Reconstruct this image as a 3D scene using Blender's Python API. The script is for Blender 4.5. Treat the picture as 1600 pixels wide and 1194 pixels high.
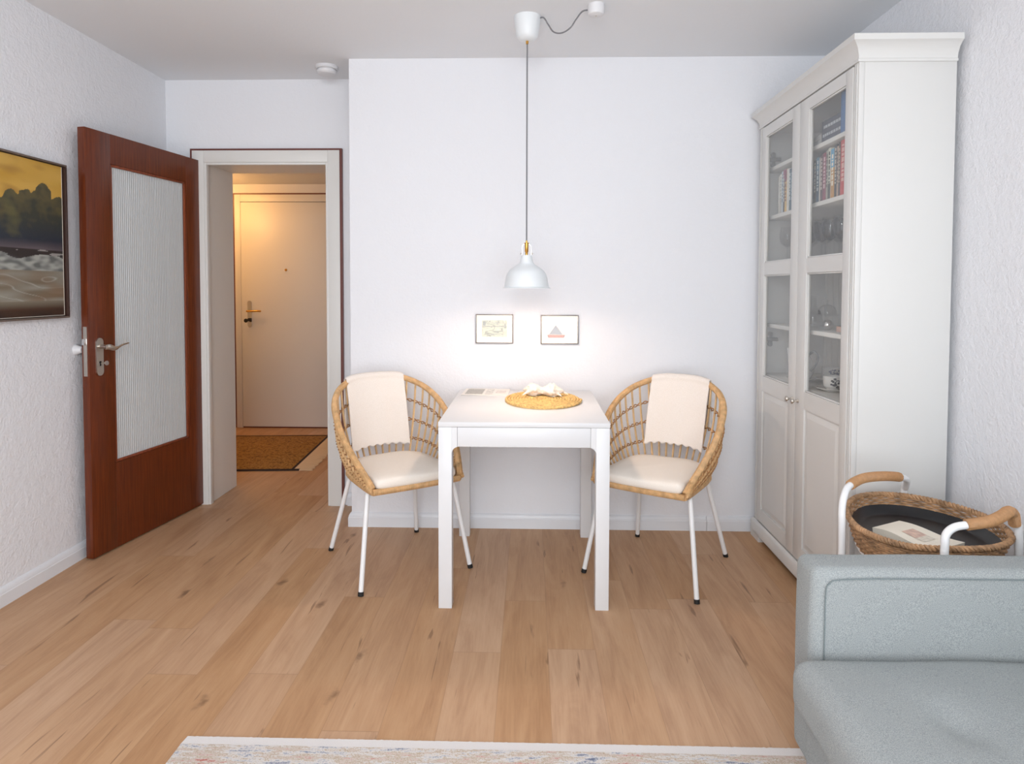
import bpy, bmesh, math, random
from math import sin, cos, pi, sqrt
from mathutils import Vector, Matrix, noise, Euler

random.seed(7)
SC = bpy.context.scene
for o in list(bpy.data.objects):
    bpy.data.objects.remove(o)
COL = SC.collection

# ------------------------------------------------------------------ camera
cam_data = bpy.data.cameras.new('camera')
cam = bpy.data.objects.new('camera', cam_data)
COL.objects.link(cam)
cam.location = (0, -3.404, 1.2779)
cam.rotation_euler = (Matrix.Rotation(.0251, 3, 'Z') @ Matrix.Rotation(pi / 2 - .0361, 3, 'X') @ Matrix.Rotation(.0024, 3, 'Z')).to_euler()
cam_data.sensor_width = 36
cam_data.lens = 1011.24 / 1600 * 36
cam_data.shift_x = (800 - 803.37) / 1600
cam_data.shift_y = -(597 - 486.23) / 1600
cam_data.clip_start = .05
SC.camera = cam

# ------------------------------------------------------------------ light and exposure
SC.view_settings.view_transform = 'Standard'
SC.view_settings.look = 'None'
SC.view_settings.gamma = 1
SC.view_settings.use_curve_mapping = False
SC.view_settings.exposure = 0.0
world = bpy.data.worlds.new('daylight')
SC.world = world
world.use_nodes = True
world.node_tree.nodes['Background'].inputs[0].default_value = (.78, .88, 1, 1)
world.node_tree.nodes['Background'].inputs[1].default_value = 1.2


def area(name, loc, rot, sx, sy, power, col, spread=pi):
    l = bpy.data.lights.new(name, 'AREA')
    l.shape = 'RECTANGLE'; l.size = sx; l.size_y = sy; l.energy = power; l.color = col; l.spread = spread
    o = bpy.data.objects.new(name, l); COL.objects.link(o)
    o.location = loc; o.rotation_euler = rot
    return o


def point(name, loc, power, col, r=.05):
    l = bpy.data.lights.new(name, 'POINT')
    l.energy = power; l.color = col; l.shadow_soft_size = r
    o = bpy.data.objects.new(name, l); COL.objects.link(o); o.location = loc
    return o


area('window_daylight', (0, -5.36, 1.22), (pi / 2, 0, 0), 2.8, 2.1, 78, (.92, .962, 1))
point('added_bounce_fill', (-.2, -3.9, 2.0), 46, (.95, .98, 1), .22)  # added fill behind the camera in place of bounced flash, no room lamp
point('pendant_bulb_light', (-.017, -.505, 1.322), 10, (1, .74, .56), .03)
point('hall_ceiling_light', (-2.82, 1.85, 2.09), 13, (1, .50, .16), .07)


# ------------------------------------------------------------------ materials
def srgb(r, g, b):
    f = lambda c: (c / 255 / 12.92) if c / 255 <= .04045 else ((c / 255 + .055) / 1.055) ** 2.4
    return (f(r), f(g), f(b), 1)


def newmat(name):
    m = bpy.data.materials.new(name); m.use_nodes = True
    nt = m.node_tree
    return m, nt, nt.nodes['Principled BSDF']


def N(nt, kind, **kw):
    n = nt.nodes.new(kind)
    for k, v in kw.items():
        if k in ('operation', 'data_type', 'blend_type', 'noise_dimensions', 'feature', 'distance', 'wave_type', 'bands_direction', 'attribute_name', 'interpolation_type'):
            setattr(n, k, v)
        else:
            n.inputs[k].default_value = v
    return n


def L(nt, a, b):
    nt.links.new(a, b)


def mapping(nt, scale=(1, 1, 1), rot=(0, 0, 0), coord='Object'):
    tc = nt.nodes.new('ShaderNodeTexCoord')
    mp = nt.nodes.new('ShaderNodeMapping')
    mp.inputs['Scale'].default_value = scale
    mp.inputs['Rotation'].default_value = rot
    L(nt, tc.outputs[coord], mp.inputs[0])
    return mp.outputs[0]


def simple(name, rgb, rough=.5, metal=0, bump=0, bscale=200, var=0, vscale=8, stretch=(1, 1, 1), spec=None, sheen=0):
    m, nt, p = newmat(name)
    p.inputs['Base Color'].default_value = rgb
    p.inputs['Roughness'].default_value = rough
    p.inputs['Metallic'].default_value = metal
    if spec is not None: p.inputs['Specular IOR Level'].default_value = spec
    if sheen: p.inputs['Sheen Weight'].default_value = sheen
    co = mapping(nt, stretch)
    if var:
        n = N(nt, 'ShaderNodeTexNoise', Scale=vscale, Detail=4)
        L(nt, co, n.inputs[0])
        cr = nt.nodes.new('ShaderNodeValToRGB')
        cr.color_ramp.elements[0].position = .3; cr.color_ramp.elements[1].position = .7
        cr.color_ramp.elements[0].color = tuple(c * (1 - var) for c in rgb[:3]) + (1,)
        cr.color_ramp.elements[1].color = tuple(min(1, c * (1 + var)) for c in rgb[:3]) + (1,)
        L(nt, n.outputs[0], cr.inputs[0]); L(nt, cr.outputs[0], p.inputs['Base Color'])
    if bump:
        n = N(nt, 'ShaderNodeTexNoise', Scale=bscale, Detail=3)
        L(nt, co, n.inputs[0])
        b = N(nt, 'ShaderNodeBump', Strength=bump, Distance=.002)
        L(nt, n.outputs[0], b.inputs['Height']); L(nt, b.outputs[0], p.inputs['Normal'])
    return m


def vcol(name, rough=.6, bump=0, bscale=150):
    m, nt, p = newmat(name)
    a = N(nt, 'ShaderNodeAttribute', attribute_name='Col')
    L(nt, a.outputs['Color'], p.inputs['Base Color'])
    p.inputs['Roughness'].default_value = rough
    if bump:
        n = N(nt, 'ShaderNodeTexNoise', Scale=bscale, Detail=3)
        L(nt, mapping(nt), n.inputs[0])
        b = N(nt, 'ShaderNodeBump', Strength=bump, Distance=.002)
        L(nt, n.outputs[0], b.inputs['Height']); L(nt, b.outputs[0], p.inputs['Normal'])
    return m


def wall_mat(name, rgb, bump=.5):
    m, nt, p = newmat(name)
    p.inputs['Base Color'].default_value = rgb
    p.inputs['Roughness'].default_value = .85
    co = mapping(nt)
    n1 = N(nt, 'ShaderNodeTexNoise', Scale=95, Detail=3, Roughness=.6)
    n2 = N(nt, 'ShaderNodeTexNoise', Scale=30, Detail=2)
    L(nt, co, n1.inputs[0]); L(nt, co, n2.inputs[0])
    ad = N(nt, 'ShaderNodeMath', operation='ADD')
    L(nt, n1.outputs[0], ad.inputs[0]); L(nt, n2.outputs[0], ad.inputs[1])
    b = N(nt, 'ShaderNodeBump', Strength=bump, Distance=.004)
    L(nt, ad.outputs[0], b.inputs['Height']); L(nt, b.outputs[0], p.inputs['Normal'])
    return m


def wood_mat(name, dark, light, scale=(3, 3, .25), rough=.35):
    m, nt, p = newmat(name)
    p.inputs['Roughness'].default_value = rough
    co = mapping(nt, scale)
    n = N(nt, 'ShaderNodeTexNoise', Scale=9, Detail=6, Roughness=.6, Distortion=.4)
    L(nt, co, n.inputs[0])
    cr = nt.nodes.new('ShaderNodeValToRGB')
    cr.color_ramp.elements[0].position = .32; cr.color_ramp.elements[1].position = .68
    cr.color_ramp.elements[0].color = dark; cr.color_ramp.elements[1].color = light
    L(nt, n.outputs[0], cr.inputs[0]); L(nt, cr.outputs[0], p.inputs['Base Color'])
    return m


def floor_mat():
    m, nt, p = newmat('oak_plank_floor')
    tc = nt.nodes.new('ShaderNodeTexCoord')
    sp = nt.nodes.new('ShaderNodeSeparateXYZ'); L(nt, tc.outputs['Object'], sp.inputs[0])

    def M(op, a, b=None, c=None):
        n = N(nt, 'ShaderNodeMath', operation=op)
        for i, v in enumerate((a, b, c)):
            if v is None: continue
            if isinstance(v, (int, float)): n.inputs[i].default_value = v
            else: L(nt, v, n.inputs[i])
        return n.outputs[0]
    W, LEN = .166, 1.55
    xs = M('DIVIDE', M('ADD', sp.outputs[0], 10.06), W)
    row = M('FLOOR', xs)
    fx = M('FRACT', xs)
    wn = N(nt, 'ShaderNodeTexWhiteNoise', noise_dimensions='1D'); L(nt, row, wn.inputs['W'])
    ys = M('ADD', M('DIVIDE', M('ADD', sp.outputs[1], 10), LEN), wn.outputs[0])
    idx = M('FLOOR', ys); fy = M('FRACT', ys)
    cb = nt.nodes.new('ShaderNodeCombineXYZ'); L(nt, row, cb.inputs[0]); L(nt, idx, cb.inputs[1])
    wn2 = N(nt, 'ShaderNodeTexWhiteNoise', noise_dimensions='2D'); L(nt, cb.outputs[0], wn2.inputs['Vector'])
    # grain coordinates, shifted for every plank
    off = nt.nodes.new('ShaderNodeVectorMath'); off.operation = 'MULTIPLY_ADD'
    L(nt, wn2.outputs['Color'], off.inputs[0]); off.inputs[1].default_value = (7, 7, 7); L(nt, tc.outputs['Object'], off.inputs[2])
    mp = nt.nodes.new('ShaderNodeMapping'); mp.inputs['Scale'].default_value = (6, .8, 1); L(nt, off.outputs[0], mp.inputs[0])
    # knots
    mk = nt.nodes.new('ShaderNodeMapping'); mk.inputs['Scale'].default_value = (4.2, 1.7, 1); L(nt, off.outputs[0], mk.inputs[0])
    vk = N(nt, 'ShaderNodeTexVoronoi', Scale=1.0, Randomness=1.0); L(nt, mk.outputs[0], vk.inputs[0])
    g1 = N(nt, 'ShaderNodeTexNoise', Scale=2.2, Detail=8, Roughness=.62, Distortion=.9); L(nt, mp.outputs[0], g1.inputs[0])
    mf = nt.nodes.new('ShaderNodeMapping'); mf.inputs['Scale'].default_value = (60, 2.2, 1); L(nt, off.outputs[0], mf.inputs[0])
    g2 = N(nt, 'ShaderNodeTexNoise', Scale=2.5, Detail=4, Roughness=.7); L(nt, mf.outputs[0], g2.inputs[0])
    gn = M('ADD', M('MULTIPLY', g1.outputs[0], .72), M('MULTIPLY', g2.outputs[0], .28))
    cr = nt.nodes.new('ShaderNodeValToRGB')
    e = cr.color_ramp.elements
    e[0].position = .33; e[0].color = srgb(178, 137, 103)
    e[1].position = .70; e[1].color = srgb(208, 169, 133)
    x = e.new(.5); x.color = srgb(196, 155, 119)
    L(nt, gn, cr.inputs[0])
    # plank tone
    hv = N(nt, 'ShaderNodeHueSaturation', Saturation=1.0)
    L(nt, cr.outputs[0], hv.inputs['Color'])
    L(nt, M('MULTIPLY_ADD', wn2.outputs['Value'],   .10, .915), hv.inputs['Value'])
    L(nt, M('MULTIPLY_ADD', wn2.outputs['Value'], -.15, 1.06), hv.inputs['Saturation'])
    # knot darkening with ragged edge, only some cells
    nk = N(nt, 'ShaderNodeTexNoise', Scale=26, Detail=4); L(nt, off.outputs[0], nk.inputs[0])
    dk = M('ADD', vk.outputs['Distance'], M('MULTIPLY_ADD', nk.outputs[0], .16, -.08))
    mr = N(nt, 'ShaderNodeMapRange', interpolation_type='SMOOTHSTEP'); mr.inputs[1].default_value = .015; mr.inputs[2].default_value = .10
    mr.inputs[3].default_value = 1; mr.inputs[4].default_value = 0
    L(nt, dk, mr.inputs[0])
    sepc = nt.nodes.new('ShaderNodeSeparateColor'); L(nt, vk.outputs['Color'], sepc.inputs[0])
    gate = M('GREATER_THAN', sepc.outputs[0], .5)
    kf = M('MULTIPLY', M('MULTIPLY', mr.outputs[0], gate), .72)
    mix = N(nt, 'ShaderNodeMix', data_type='RGBA'); L(nt, kf, mix.inputs[0]); L(nt, hv.outputs[0], mix.inputs[6]); mix.inputs[7].default_value = srgb(96, 66, 45)
    # dark cracks, thin and long
    mc = nt.nodes.new('ShaderNodeMapping'); mc.inputs['Scale'].default_value = (22, 1.7, 1); L(nt, off.outputs[0], mc.inputs[0])
    nc = N(nt, 'ShaderNodeTexNoise', Scale=1.6, Detail=3, Distortion=.8); L(nt, mc.outputs[0], nc.inputs[0])
    mr2 = N(nt, 'ShaderNodeMapRange'); mr2.inputs[1].default_value = .675; mr2.inputs[2].default_value = .73; L(nt, nc.outputs[0], mr2.inputs[0])
    mix2 = N(nt, 'ShaderNodeMix', data_type='RGBA'); L(nt, M('MULTIPLY', mr2.outputs[0], .6), mix2.inputs[0]); L(nt, mix.outputs[2], mix2.inputs[6]); mix2.inputs[7].default_value = srgb(110, 78, 54)
    # seams
    sx = M('LESS_THAN', M('MINIMUM', fx, M('SUBTRACT', 1, fx)), .0055)
    sy = M('LESS_THAN', M('MINIMUM', fy, M('SUBTRACT', 1, fy)), .0009)
    sm = M('MULTIPLY', M('MAXIMUM', sx, sy), .26)
    mix3 = N(nt, 'ShaderNodeMix', data_type='RGBA'); L(nt, sm, mix3.inputs[0]); L(nt, mix2.outputs[2], mix3.inputs[6]); mix3.inputs[7].default_value = srgb(110, 80, 58)
    L(nt, mix3.outputs[2], p.inputs['Base Color'])
    p.inputs['Roughness'].default_value = .48
    p.inputs['Specular IOR Level'].default_value = .35
    b = N(nt, 'ShaderNodeBump', Strength=.12, Distance=.002); L(nt, gn, b.inputs['Height']); L(nt, b.outputs[0], p.inputs['Normal'])
    return m


def glass_mat(name, tint=(.93, .96, .95, 1), refl=.8, rough=.02):
    m, nt, p = newmat(name)
    nt.nodes.remove(p)
    out = nt.nodes['Material Output']
    tr = nt.nodes.new('ShaderNodeBsdfTransparent'); tr.inputs[0].default_value = tint
    gl = nt.nodes.new('ShaderNodeBsdfGlossy'); gl.inputs['Roughness'].default_value = rough
    lw = nt.nodes.new('ShaderNodeLayerWeight'); lw.inputs[0].default_value = .5
    pw = N(nt, 'ShaderNodeMath', operation='POWER'); L(nt, lw.outputs['Facing'], pw.inputs[0]); pw.inputs[1].default_value = 4
    fr = N(nt, 'ShaderNodeMath', operation='MULTIPLY_ADD'); L(nt, pw.outputs[0], fr.inputs[0]); fr.inputs[1].default_value = refl; fr.inputs[2].default_value = .04
    mx = nt.nodes.new('ShaderNodeMixShader')
    L(nt, fr.outputs[0], mx.inputs[0]); L(nt, tr.outputs[0], mx.inputs[1]); L(nt, gl.outputs[0], mx.inputs[2])
    L(nt, mx.outputs[0], out.inputs[0])
    return m


def ribbed_mat():
    m, nt, p = newmat('ribbed_glass')
    p.inputs['Base Color'].default_value = srgb(234, 237, 238)
    p.inputs['Roughness'].default_value = .28
    out = nt.nodes['Material Output']
    tr = nt.nodes.new('ShaderNodeBsdfTransparent'); tr.inputs[0].default_value = (.80, .84, .85, 1)
    mx = nt.nodes.new('ShaderNodeMixShader'); mx.inputs[0].default_value = .68
    L(nt, tr.outputs[0], mx.inputs[1]); L(nt, p.outputs[0], mx.inputs[2]); L(nt, mx.outputs[0], out.inputs[0])
    return m


def fabric_mat(name, c1, c2, scale=260, bump=.5, rough=.95):
    m, nt, p = newmat(name)
    co = mapping(nt)
    n = N(nt, 'ShaderNodeTexNoise', Scale=scale, Detail=3, Roughness=.7); L(nt, co, n.inputs[0])
    cr = nt.nodes.new('ShaderNodeValToRGB')
    cr.color_ramp.elements[0].position = .35; cr.color_ramp.elements[1].position = .65
    cr.color_ramp.elements[0].color = c1; cr.color_ramp.elements[1].color = c2
    L(nt, n.outputs[0], cr.inputs[0]); L(nt, cr.outputs[0], p.inputs['Base Color'])
    p.inputs['Roughness'].default_value = rough
    b = N(nt, 'ShaderNodeBump', Strength=bump, Distance=.0015); L(nt, n.outputs[0], b.inputs['Height']); L(nt, b.outputs[0], p.inputs['Normal'])
    return m


M_ = {}
M_['wall'] = wall_mat('white_woodchip_wall', srgb(238, 239, 243), .42)
M_['wall_side'] = wall_mat('white_woodchip_side_wall', srgb(238, 239, 243), .8)
M_['ceil'] = wall_mat('white_ceiling', srgb(238, 240, 243), .12)
M_['floor'] = floor_mat()
M_['trim'] = simple('white_skirting_paint', srgb(232, 234, 238), .35, bump=.02, bscale=40)
M_['casing'] = simple('cream_door_casing_paint', srgb(228, 226, 222), .4, bump=.03, bscale=30)
M_['maroon'] = simple('dark_red_brown_edge', srgb(104, 52, 44), .4, bump=.05)
M_['mahog'] = wood_mat('mahogany_veneer', srgb(82, 31, 9), srgb(118, 52, 17), (14, 14, .5), .33)
M_['mahog2'] = wood_mat('mahogany_bead', srgb(112, 50, 28), srgb(150, 78, 48), (14, 14, .5), .33)
M_['ribbed'] = ribbed_mat()
M_['steel'] = simple('brushed_aluminium', srgb(205, 200, 192), .28, 1, bump=.05, bscale=80, stretch=(1, 1, 8))
M_['hinge'] = simple('nickel_hinge', srgb(150, 150, 148), .4, .6, bump=.02)
M_['chrome'] = simple('polished_chrome', srgb(225, 225, 225), .12, 1, bump=.01)
M_['brass'] = simple('satin_brass', srgb(214, 164, 84), .25, 1, bump=.02)
M_['black'] = simple('black_rubber', srgb(22, 22, 22), .7, bump=.1)
M_['tablew'] = simple('white_table_foil', srgb(224, 224, 225), .32, bump=.01, bscale=30)
M_['cabw'] = simple('white_cabinet_paint', srgb(220, 219, 216), .38, bump=.01, bscale=30)
M_['cabin'] = simple('white_cabinet_inside', srgb(232, 230, 225), .5, bump=.01, bscale=30)
M_['legw'] = simple('white_powder_coat', srgb(238, 238, 238), .35, bump=.03, bscale=300)
M_['lampw'] = simple('white_lamp_enamel', srgb(236, 240, 242), .35, bump=.01)
M_['plastw'] = simple('white_plastic', srgb(228, 228, 230), .4, bump=.01)
M_['cordg'] = simple('grey_textile_cord', srgb(128, 128, 132), .8, bump=.4, bscale=600)
M_['rattan'] = simple('natural_rattan', srgb(208, 168, 120), .5, bump=.5, bscale=160, var=.22, vscale=45)
M_['rattan_s'] = simple('pale_rattan_slat', srgb(216, 180, 134), .5, bump=.4, bscale=200, var=.2, vscale=20)
M_['rattan_d'] = simple('brown_rattan_binding', srgb(164, 118, 72), .55, bump=.5, bscale=260, var=.35, vscale=70)
M_['seagrass'] = simple('woven_seagrass', srgb(222, 184, 118), .7, bump=.6, bscale=200, var=.3, vscale=60)
M_['basket'] = simple('brown_wicker', srgb(172, 134, 98), .6, bump=.6, bscale=200, var=.42, vscale=40)
M_['traybl'] = simple('black_tray', srgb(24, 24, 27), .35, bump=.03)
M_['grip'] = simple('wound_cane_grip', srgb(180, 136, 94), .55, bump=.4, bscale=300, var=.12, vscale=90)
M_['cushion'] = fabric_mat('cream_cotton', srgb(236, 226, 214), srgb(246, 238, 228), 500, .25)
M_['blanket'] = fabric_mat('cream_throw_cotton', srgb(232, 222, 212), srgb(243, 235, 228), 420, .3)
M_['sofa'] = fabric_mat('sage_grey_sofa_cloth', srgb(132, 138, 139), srgb(178, 182, 181), 560, .6)
M_['seam'] = fabric_mat('dark_sage_seam', srgb(112, 122, 124), srgb(128, 138, 139), 330, .3)
M_['glass'] = glass_mat('cabinet_glass', (.985, .99, .985, 1))
M_['glass_clear'] = glass_mat('picture_glass', (1, 1, 1, 1))
M_['glassware'] = glass_mat('clear_glassware', (.993, .995, .995, 1), .35, .01)
M_['paper'] = simple('cream_paper', srgb(238, 230, 214), .7, bump=.05)
M_['print'] = vcol('printed_paper', .5)
M_['canvas'] = vcol('oil_on_canvas', .45, .35, 220)
M_['china'] = simple('white_china', srgb(235, 233, 230), .15, bump=.01)
M_['ink'] = simple('dark_blue_glaze', srgb(38, 42, 56), .25, bump=.01)
M_['frame_s'] = simple('silver_picture_frame', srgb(118, 112, 110), .3, .6, bump=.02)
M_['frame_b'] = simple('taupe_wooden_frame', srgb(112, 98, 90), .42, bump=.1, var=.1, vscale=20)
M_['frame_d'] = simple('dark_brown_frame', srgb(62, 42, 36), .4, bump=.1)
M_['shell'] = simple('bleached_white_shell', srgb(243, 234, 222), .6, bump=.7, bscale=70)


# ------------------------------------------------------------------ geometry helpers
def BM(): return bmesh.new()


def root_matrix(o):
    while o.parent: o = o.parent
    return Matrix.LocRotScale(o.location, o.rotation_euler, o.scale)


def mesh_from(name, bm, mat, smooth=None):
    me = bpy.data.meshes.new(name)
    bmesh.ops.recalc_face_normals(bm, faces=bm.faces[:])
    if smooth is not None:
        for f in bm.faces: f.smooth = True
        for e in bm.edges:
            if len(e.link_faces) == 2 and e.calc_face_angle(0) > smooth: e.smooth = False
    bm.to_mesh(me); bm.free()
    mats = mat if isinstance(mat, (list, tuple)) else [mat]
    for m in mats: me.materials.append(m)
    return me


def part(name, bm, mat, parent, world=True, smooth=.6, label=None, kind=None):
    """one part (or sub-part) of a thing; world=True: vertices were given in world metres"""
    if world: bm.transform(root_matrix(parent).inverted())
    o = bpy.data.objects.new(name, mesh_from(name, bm, mat, smooth))
    COL.objects.link(o); o.parent = parent
    if label: o['label'] = label
    if kind: o['kind'] = kind
    return o


def whole(name, bm, mat, loc, label, cat, group=None, kind=None, smooth=.6, world=True):
    """a thing that is one mesh"""
    if world: bm.transform(Matrix.Translation(Vector(loc)).inverted())
    o = bpy.data.objects.new(name, mesh_from(name, bm, mat, smooth))
    COL.objects.link(o); o.location = loc
    o['label'] = label; o['category'] = cat
    if group: o['group'] = group
    if kind: o['kind'] = kind
    return o


def thing(name, loc, label, cat, rz=0, group=None, kind=None):
    o = bpy.data.objects.new(name, None); COL.objects.link(o)
    o.empty_display_size = .1
    o.location = loc; o.rotation_euler = (0, 0, rz)
    o['label'] = label; o['category'] = cat
    if group: o['group'] = group
    if kind: o['kind'] = kind
    return o


def struct(name, bm, mat, label, cat, loc=(0, 0, 0), smooth=.6):
    return whole(name, bm, mat, loc, label, cat, kind='structure', smooth=smooth)


def box(bm, x0, x1, y0, y1, z0, z1, bev=0, seg=2, mat=0, M=None):
    t = BM()
    bmesh.ops.create_cube(t, size=1)
    t.transform(Matrix.Translation(((x0 + x1) / 2, (y0 + y1) / 2, (z0 + z1) / 2)) @ Matrix.Diagonal((abs(x1 - x0), abs(y1 - y0), abs(z1 - z0), 1)))
    if bev: bmesh.ops.bevel(t, geom=t.edges[:], offset=bev, segments=seg, profile=.5, affect='EDGES')
    if M: t.transform(M)
    add(bm, t, mat)
    return bm


def add(bm, t, mat=0):
    me = bpy.data.meshes.new('tmp')
    for f in t.faces: f.material_index = mat
    t.to_mesh(me); t.free()
    bm.from_mesh(me); bpy.data.meshes.remove(me)


def catmull(pts, n, closed=False):
    P = [Vector(p) for p in pts]
    out = []
    m = len(P)
    segs = m if closed else m - 1
    for i in range(segs):
        p0 = P[(i - 1) % m] if closed or i > 0 else P[0] * 2 - P[1]
        p1 = P[i]; p2 = P[(i + 1) % m]
        p3 = P[(i + 2) % m] if closed or i + 2 < m else P[-1] * 2 - P[-2]
        for k in range(n):
            t = k / n
            out.append(.5 * ((2 * p1) + (p2 - p0) * t + (2 * p0 - 5 * p1 + 4 * p2 - p3) * t * t + (3 * p1 - p0 - 3 * p2 + p3) * t ** 3))
    if not closed: out.append(P[-1])
    return out


def tube(bm, pts, r, seg=10, closed=False, caps=True, mat=0, rf=None, flat=1.0):
    P = [Vector(p) for p in pts]
    n = len(P)
    rings = []
    prev = None
    for i in range(n):
        if closed: T = P[(i + 1) % n] - P[i - 1]
        else: T = P[min(i + 1, n - 1)] - P[max(i - 1, 0)]
        if T.length < 1e-9: T = Vector((0, 0, 1))
        T.normalize()
        if prev is None:
            a = Vector((0, 0, 1)) if abs(T.z) < .9 else Vector((1, 0, 0))
            nr = (a - T * a.dot(T)).normalized()
        else:
            nr = prev - T * prev.dot(T)
            nr = nr.normalized() if nr.length > 1e-6 else T.orthogonal().normalized()
        prev = nr
        b = T.cross(nr)
        rr = rf(i / max(1, n - 1)) if rf else r
        rings.append([bm.verts.new(P[i] + nr * (cos(2 * pi * k / seg) * rr) + b * (sin(2 * pi * k / seg) * rr * flat)) for k in range(seg)])
    m = n if closed else n - 1
    for i in range(m):
        A, B = rings[i], rings[(i + 1) % n]
        for k in range(seg):
            f = bm.faces.new((A[k], A[(k + 1) % seg], B[(k + 1) % seg], B[k])); f.material_index = mat
    if caps and not closed:
        bm.faces.new(rings[0][::-1]).material_index = mat; bm.faces.new(rings[-1]).material_index = mat
    return bm


def lathe(bm, prof, seg=48, M=None, mat=0):
    """prof: list of (r, z)"""
    t = BM()
    rings = []
    for r, z in prof:
        if r < 1e-6: rings.append([t.verts.new((0, 0, z))])
        else: rings.append([t.verts.new((r * cos(2 * pi * k / seg), r * sin(2 * pi * k / seg), z)) for k in range(seg)])
    for A, B in zip(rings, rings[1:]):
        for k in range(seg):
            k2 = (k + 1) % seg
            if len(A) == 1 and len(B) == 1: continue
            if len(A) == 1: t.faces.new((A[0], B[k2], B[k]))
            elif len(B) == 1: t.faces.new((A[k], A[k2], B[0]))
            else: t.faces.new((A[k], A[k2], B[k2], B[k]))
    if M: t.transform(M)
    add(bm, t, mat)
    return bm


def prism(bm, poly, axis, a, b, mat=0, M=None):
    """extrude a 2D polygon; axis 'x': poly is (y,z), 'y': (x,z), 'z': (x,y)"""
    t = BM()
    def v(p, w):
        return {'x': (w, p[0], p[1]), 'y': (p[0], w, p[1]), 'z': (p[0], p[1], w)}[axis]
    A = [t.verts.new(v(p, a)) for p in poly]; B = [t.verts.new(v(p, b)) for p in poly]
    n = len(poly)
    for i in range(n): t.faces.new((A[i], A[(i + 1) % n], B[(i + 1) % n], B[i]))
    t.faces.new(A[::-1]); t.faces.new(B)
    if M: t.transform(M)
    add(bm, t, mat)
    return bm


def grid(bm, fn, nu, nv, closed_u=False, mat=0):
    V = [[bm.verts.new(fn(i / (nu if closed_u else nu - 1), j / (nv - 1))) for j in range(nv)] for i in range(nu)]
    for i in range(nu if closed_u else nu - 1):
        for j in range(nv - 1):
            f = bm.faces.new((V[i][j], V[(i + 1) % nu][j], V[(i + 1) % nu][j + 1], V[i][j + 1])); f.material_index = mat
    return V


def sweep_rect(bm, path, prof, mat=0):
    """mitred moulding: path list of (x,y) corners, prof list of (outset,z); outset to the left of travel"""
    t = BM(); n = len(path)
    rows = []
    for i, p in enumerate(path):
        p = Vector(p)
        d0 = (p - Vector(path[i - 1])).normalized() if i > 0 else None
        d1 = (Vector(path[i + 1]) - p).normalized() if i < n - 1 else None
        if d0 is None: d0 = d1
        if d1 is None: d1 = d0
        n0 = Vector((-d0.y, d0.x)); n1 = Vector((-d1.y, d1.x))
        mm = (n0 + n1).normalized(); mm /= mm.dot(n0)
        rows.append([t.verts.new((p.x + mm.x * o, p.y + mm.y * o, z)) for o, z in prof])
    k = len(prof)
    for A, B in zip(rows, rows[1:]):
        for j in range(k): t.faces.new((A[j], A[(j + 1) % k], B[(j + 1) % k], B[j]))
    t.faces.new(rows[0][::-1]); t.faces.new(rows[-1])
    add(bm, t, mat)
    return bm


def paint(me, fn):
    ca = me.color_attributes.new('Col', 'FLOAT_COLOR', 'POINT')
    for i, v in enumerate(me.vertices): ca.data[i].color = fn(v.co)


def nz(x, y, z=0.0, s=1.0):
    return noise.noise(Vector((x * s, y * s, z)))


def lerp(a, b, t):
    t = max(0, min(1, t)); return tuple(a[i] * (1 - t) + b[i] * t for i in range(len(a)))


def copy_tree(src, loc, rz=None, label=None, parent=None):
    c = src.copy(); COL.objects.link(c)
    if parent is None:
        c.location = loc
        if rz is not None: c.rotation_euler = (0, 0, rz)
        if label: c['label'] = label
    else: c.parent = parent
    for ch in [o for o in bpy.data.objects if o.parent == src]:
        copy_tree(ch, None, parent=c)
    return c


# ------------------------------------------------------------------ room shell
XL, XR, HC = -2.113, 1.531, 2.471
XC, YD, YJ, YH = -.953, .328, .66, 2.41
YR = -5.4
OX0, OX1, OZ = -1.886, -1.165, 1.996

struct('floor', box(BM(), -3.6, 1.9, YR - .3, 2.8, -.12, 0), M_['floor'], 'light oak plank floor running towards the doorway', 'floor')
struct('ceiling', box(BM(), XL - .2, XR + .2, YR - .2, YJ, HC, HC + .12), M_['ceil'], 'plain white living room ceiling', 'ceiling')
struct('wall_left', box(BM(), XL - .2, XL, YR - .2, YD, -.1, HC + .1), M_['wall_side'], 'white textured wall on the left behind the open door', 'wall')
struct('wall_right', box(BM(), XR, XR + .2, YR - .2, .1, -.1, HC + .1), M_['wall_side'], 'white textured wall on the right behind the cabinet', 'wall')
struct('wall_back', box(BM(), XC, XR + .2, 0, YJ, -.1, HC), M_['wall'], 'white wall behind the dining table', 'wall')
b = BM()
box(b, -3.4, OX0 - .012, YD, YJ, -.1, HC)
box(b, OX1 + .012, XC, YD, YJ, -.1, HC)
box(b, OX0 - .012, OX1 + .012, YD, YJ, OZ + .012, HC)
struct('wall_doorway', b, M_['wall'], 'white recessed wall around the hall doorway', 'wall')
# wall with the window, behind the camera
b = BM()
WX0, WX1, WZ0, WZ1 = -1.45, 1.45, .15, 2.3
box(b, XL - .2, WX0, YR - .2, YR, -.1, HC); box(b, WX1, XR + .2, YR - .2, YR, -.1, HC)
box(b, WX0, WX1, YR - .2, YR, -.1, WZ0); box(b, WX0, WX1, YR - .2, YR, WZ1, HC)
struct('wall_rear', b, M_['wall'], 'white wall with the big window behind the viewer', 'wall')
win = thing('window_1', (0, YR - .1, WZ0), 'wide white framed window lighting the room', 'window', kind='structure')
b = BM()
for x0, x1, z0, z1 in ((WX0, WX0 + .06, WZ0, WZ1), (WX1 - .06, WX1, WZ0, WZ1), (WX0, WX1, WZ0, WZ0 + .06), (WX0, WX1, WZ1 - .06, WZ1), (-.04, .04, WZ0, WZ1)):
    box(b, x0, x1, YR - .14, YR - .08, z0, z1, .004)
part('window_frame', b, M_['trim'], win)
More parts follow.
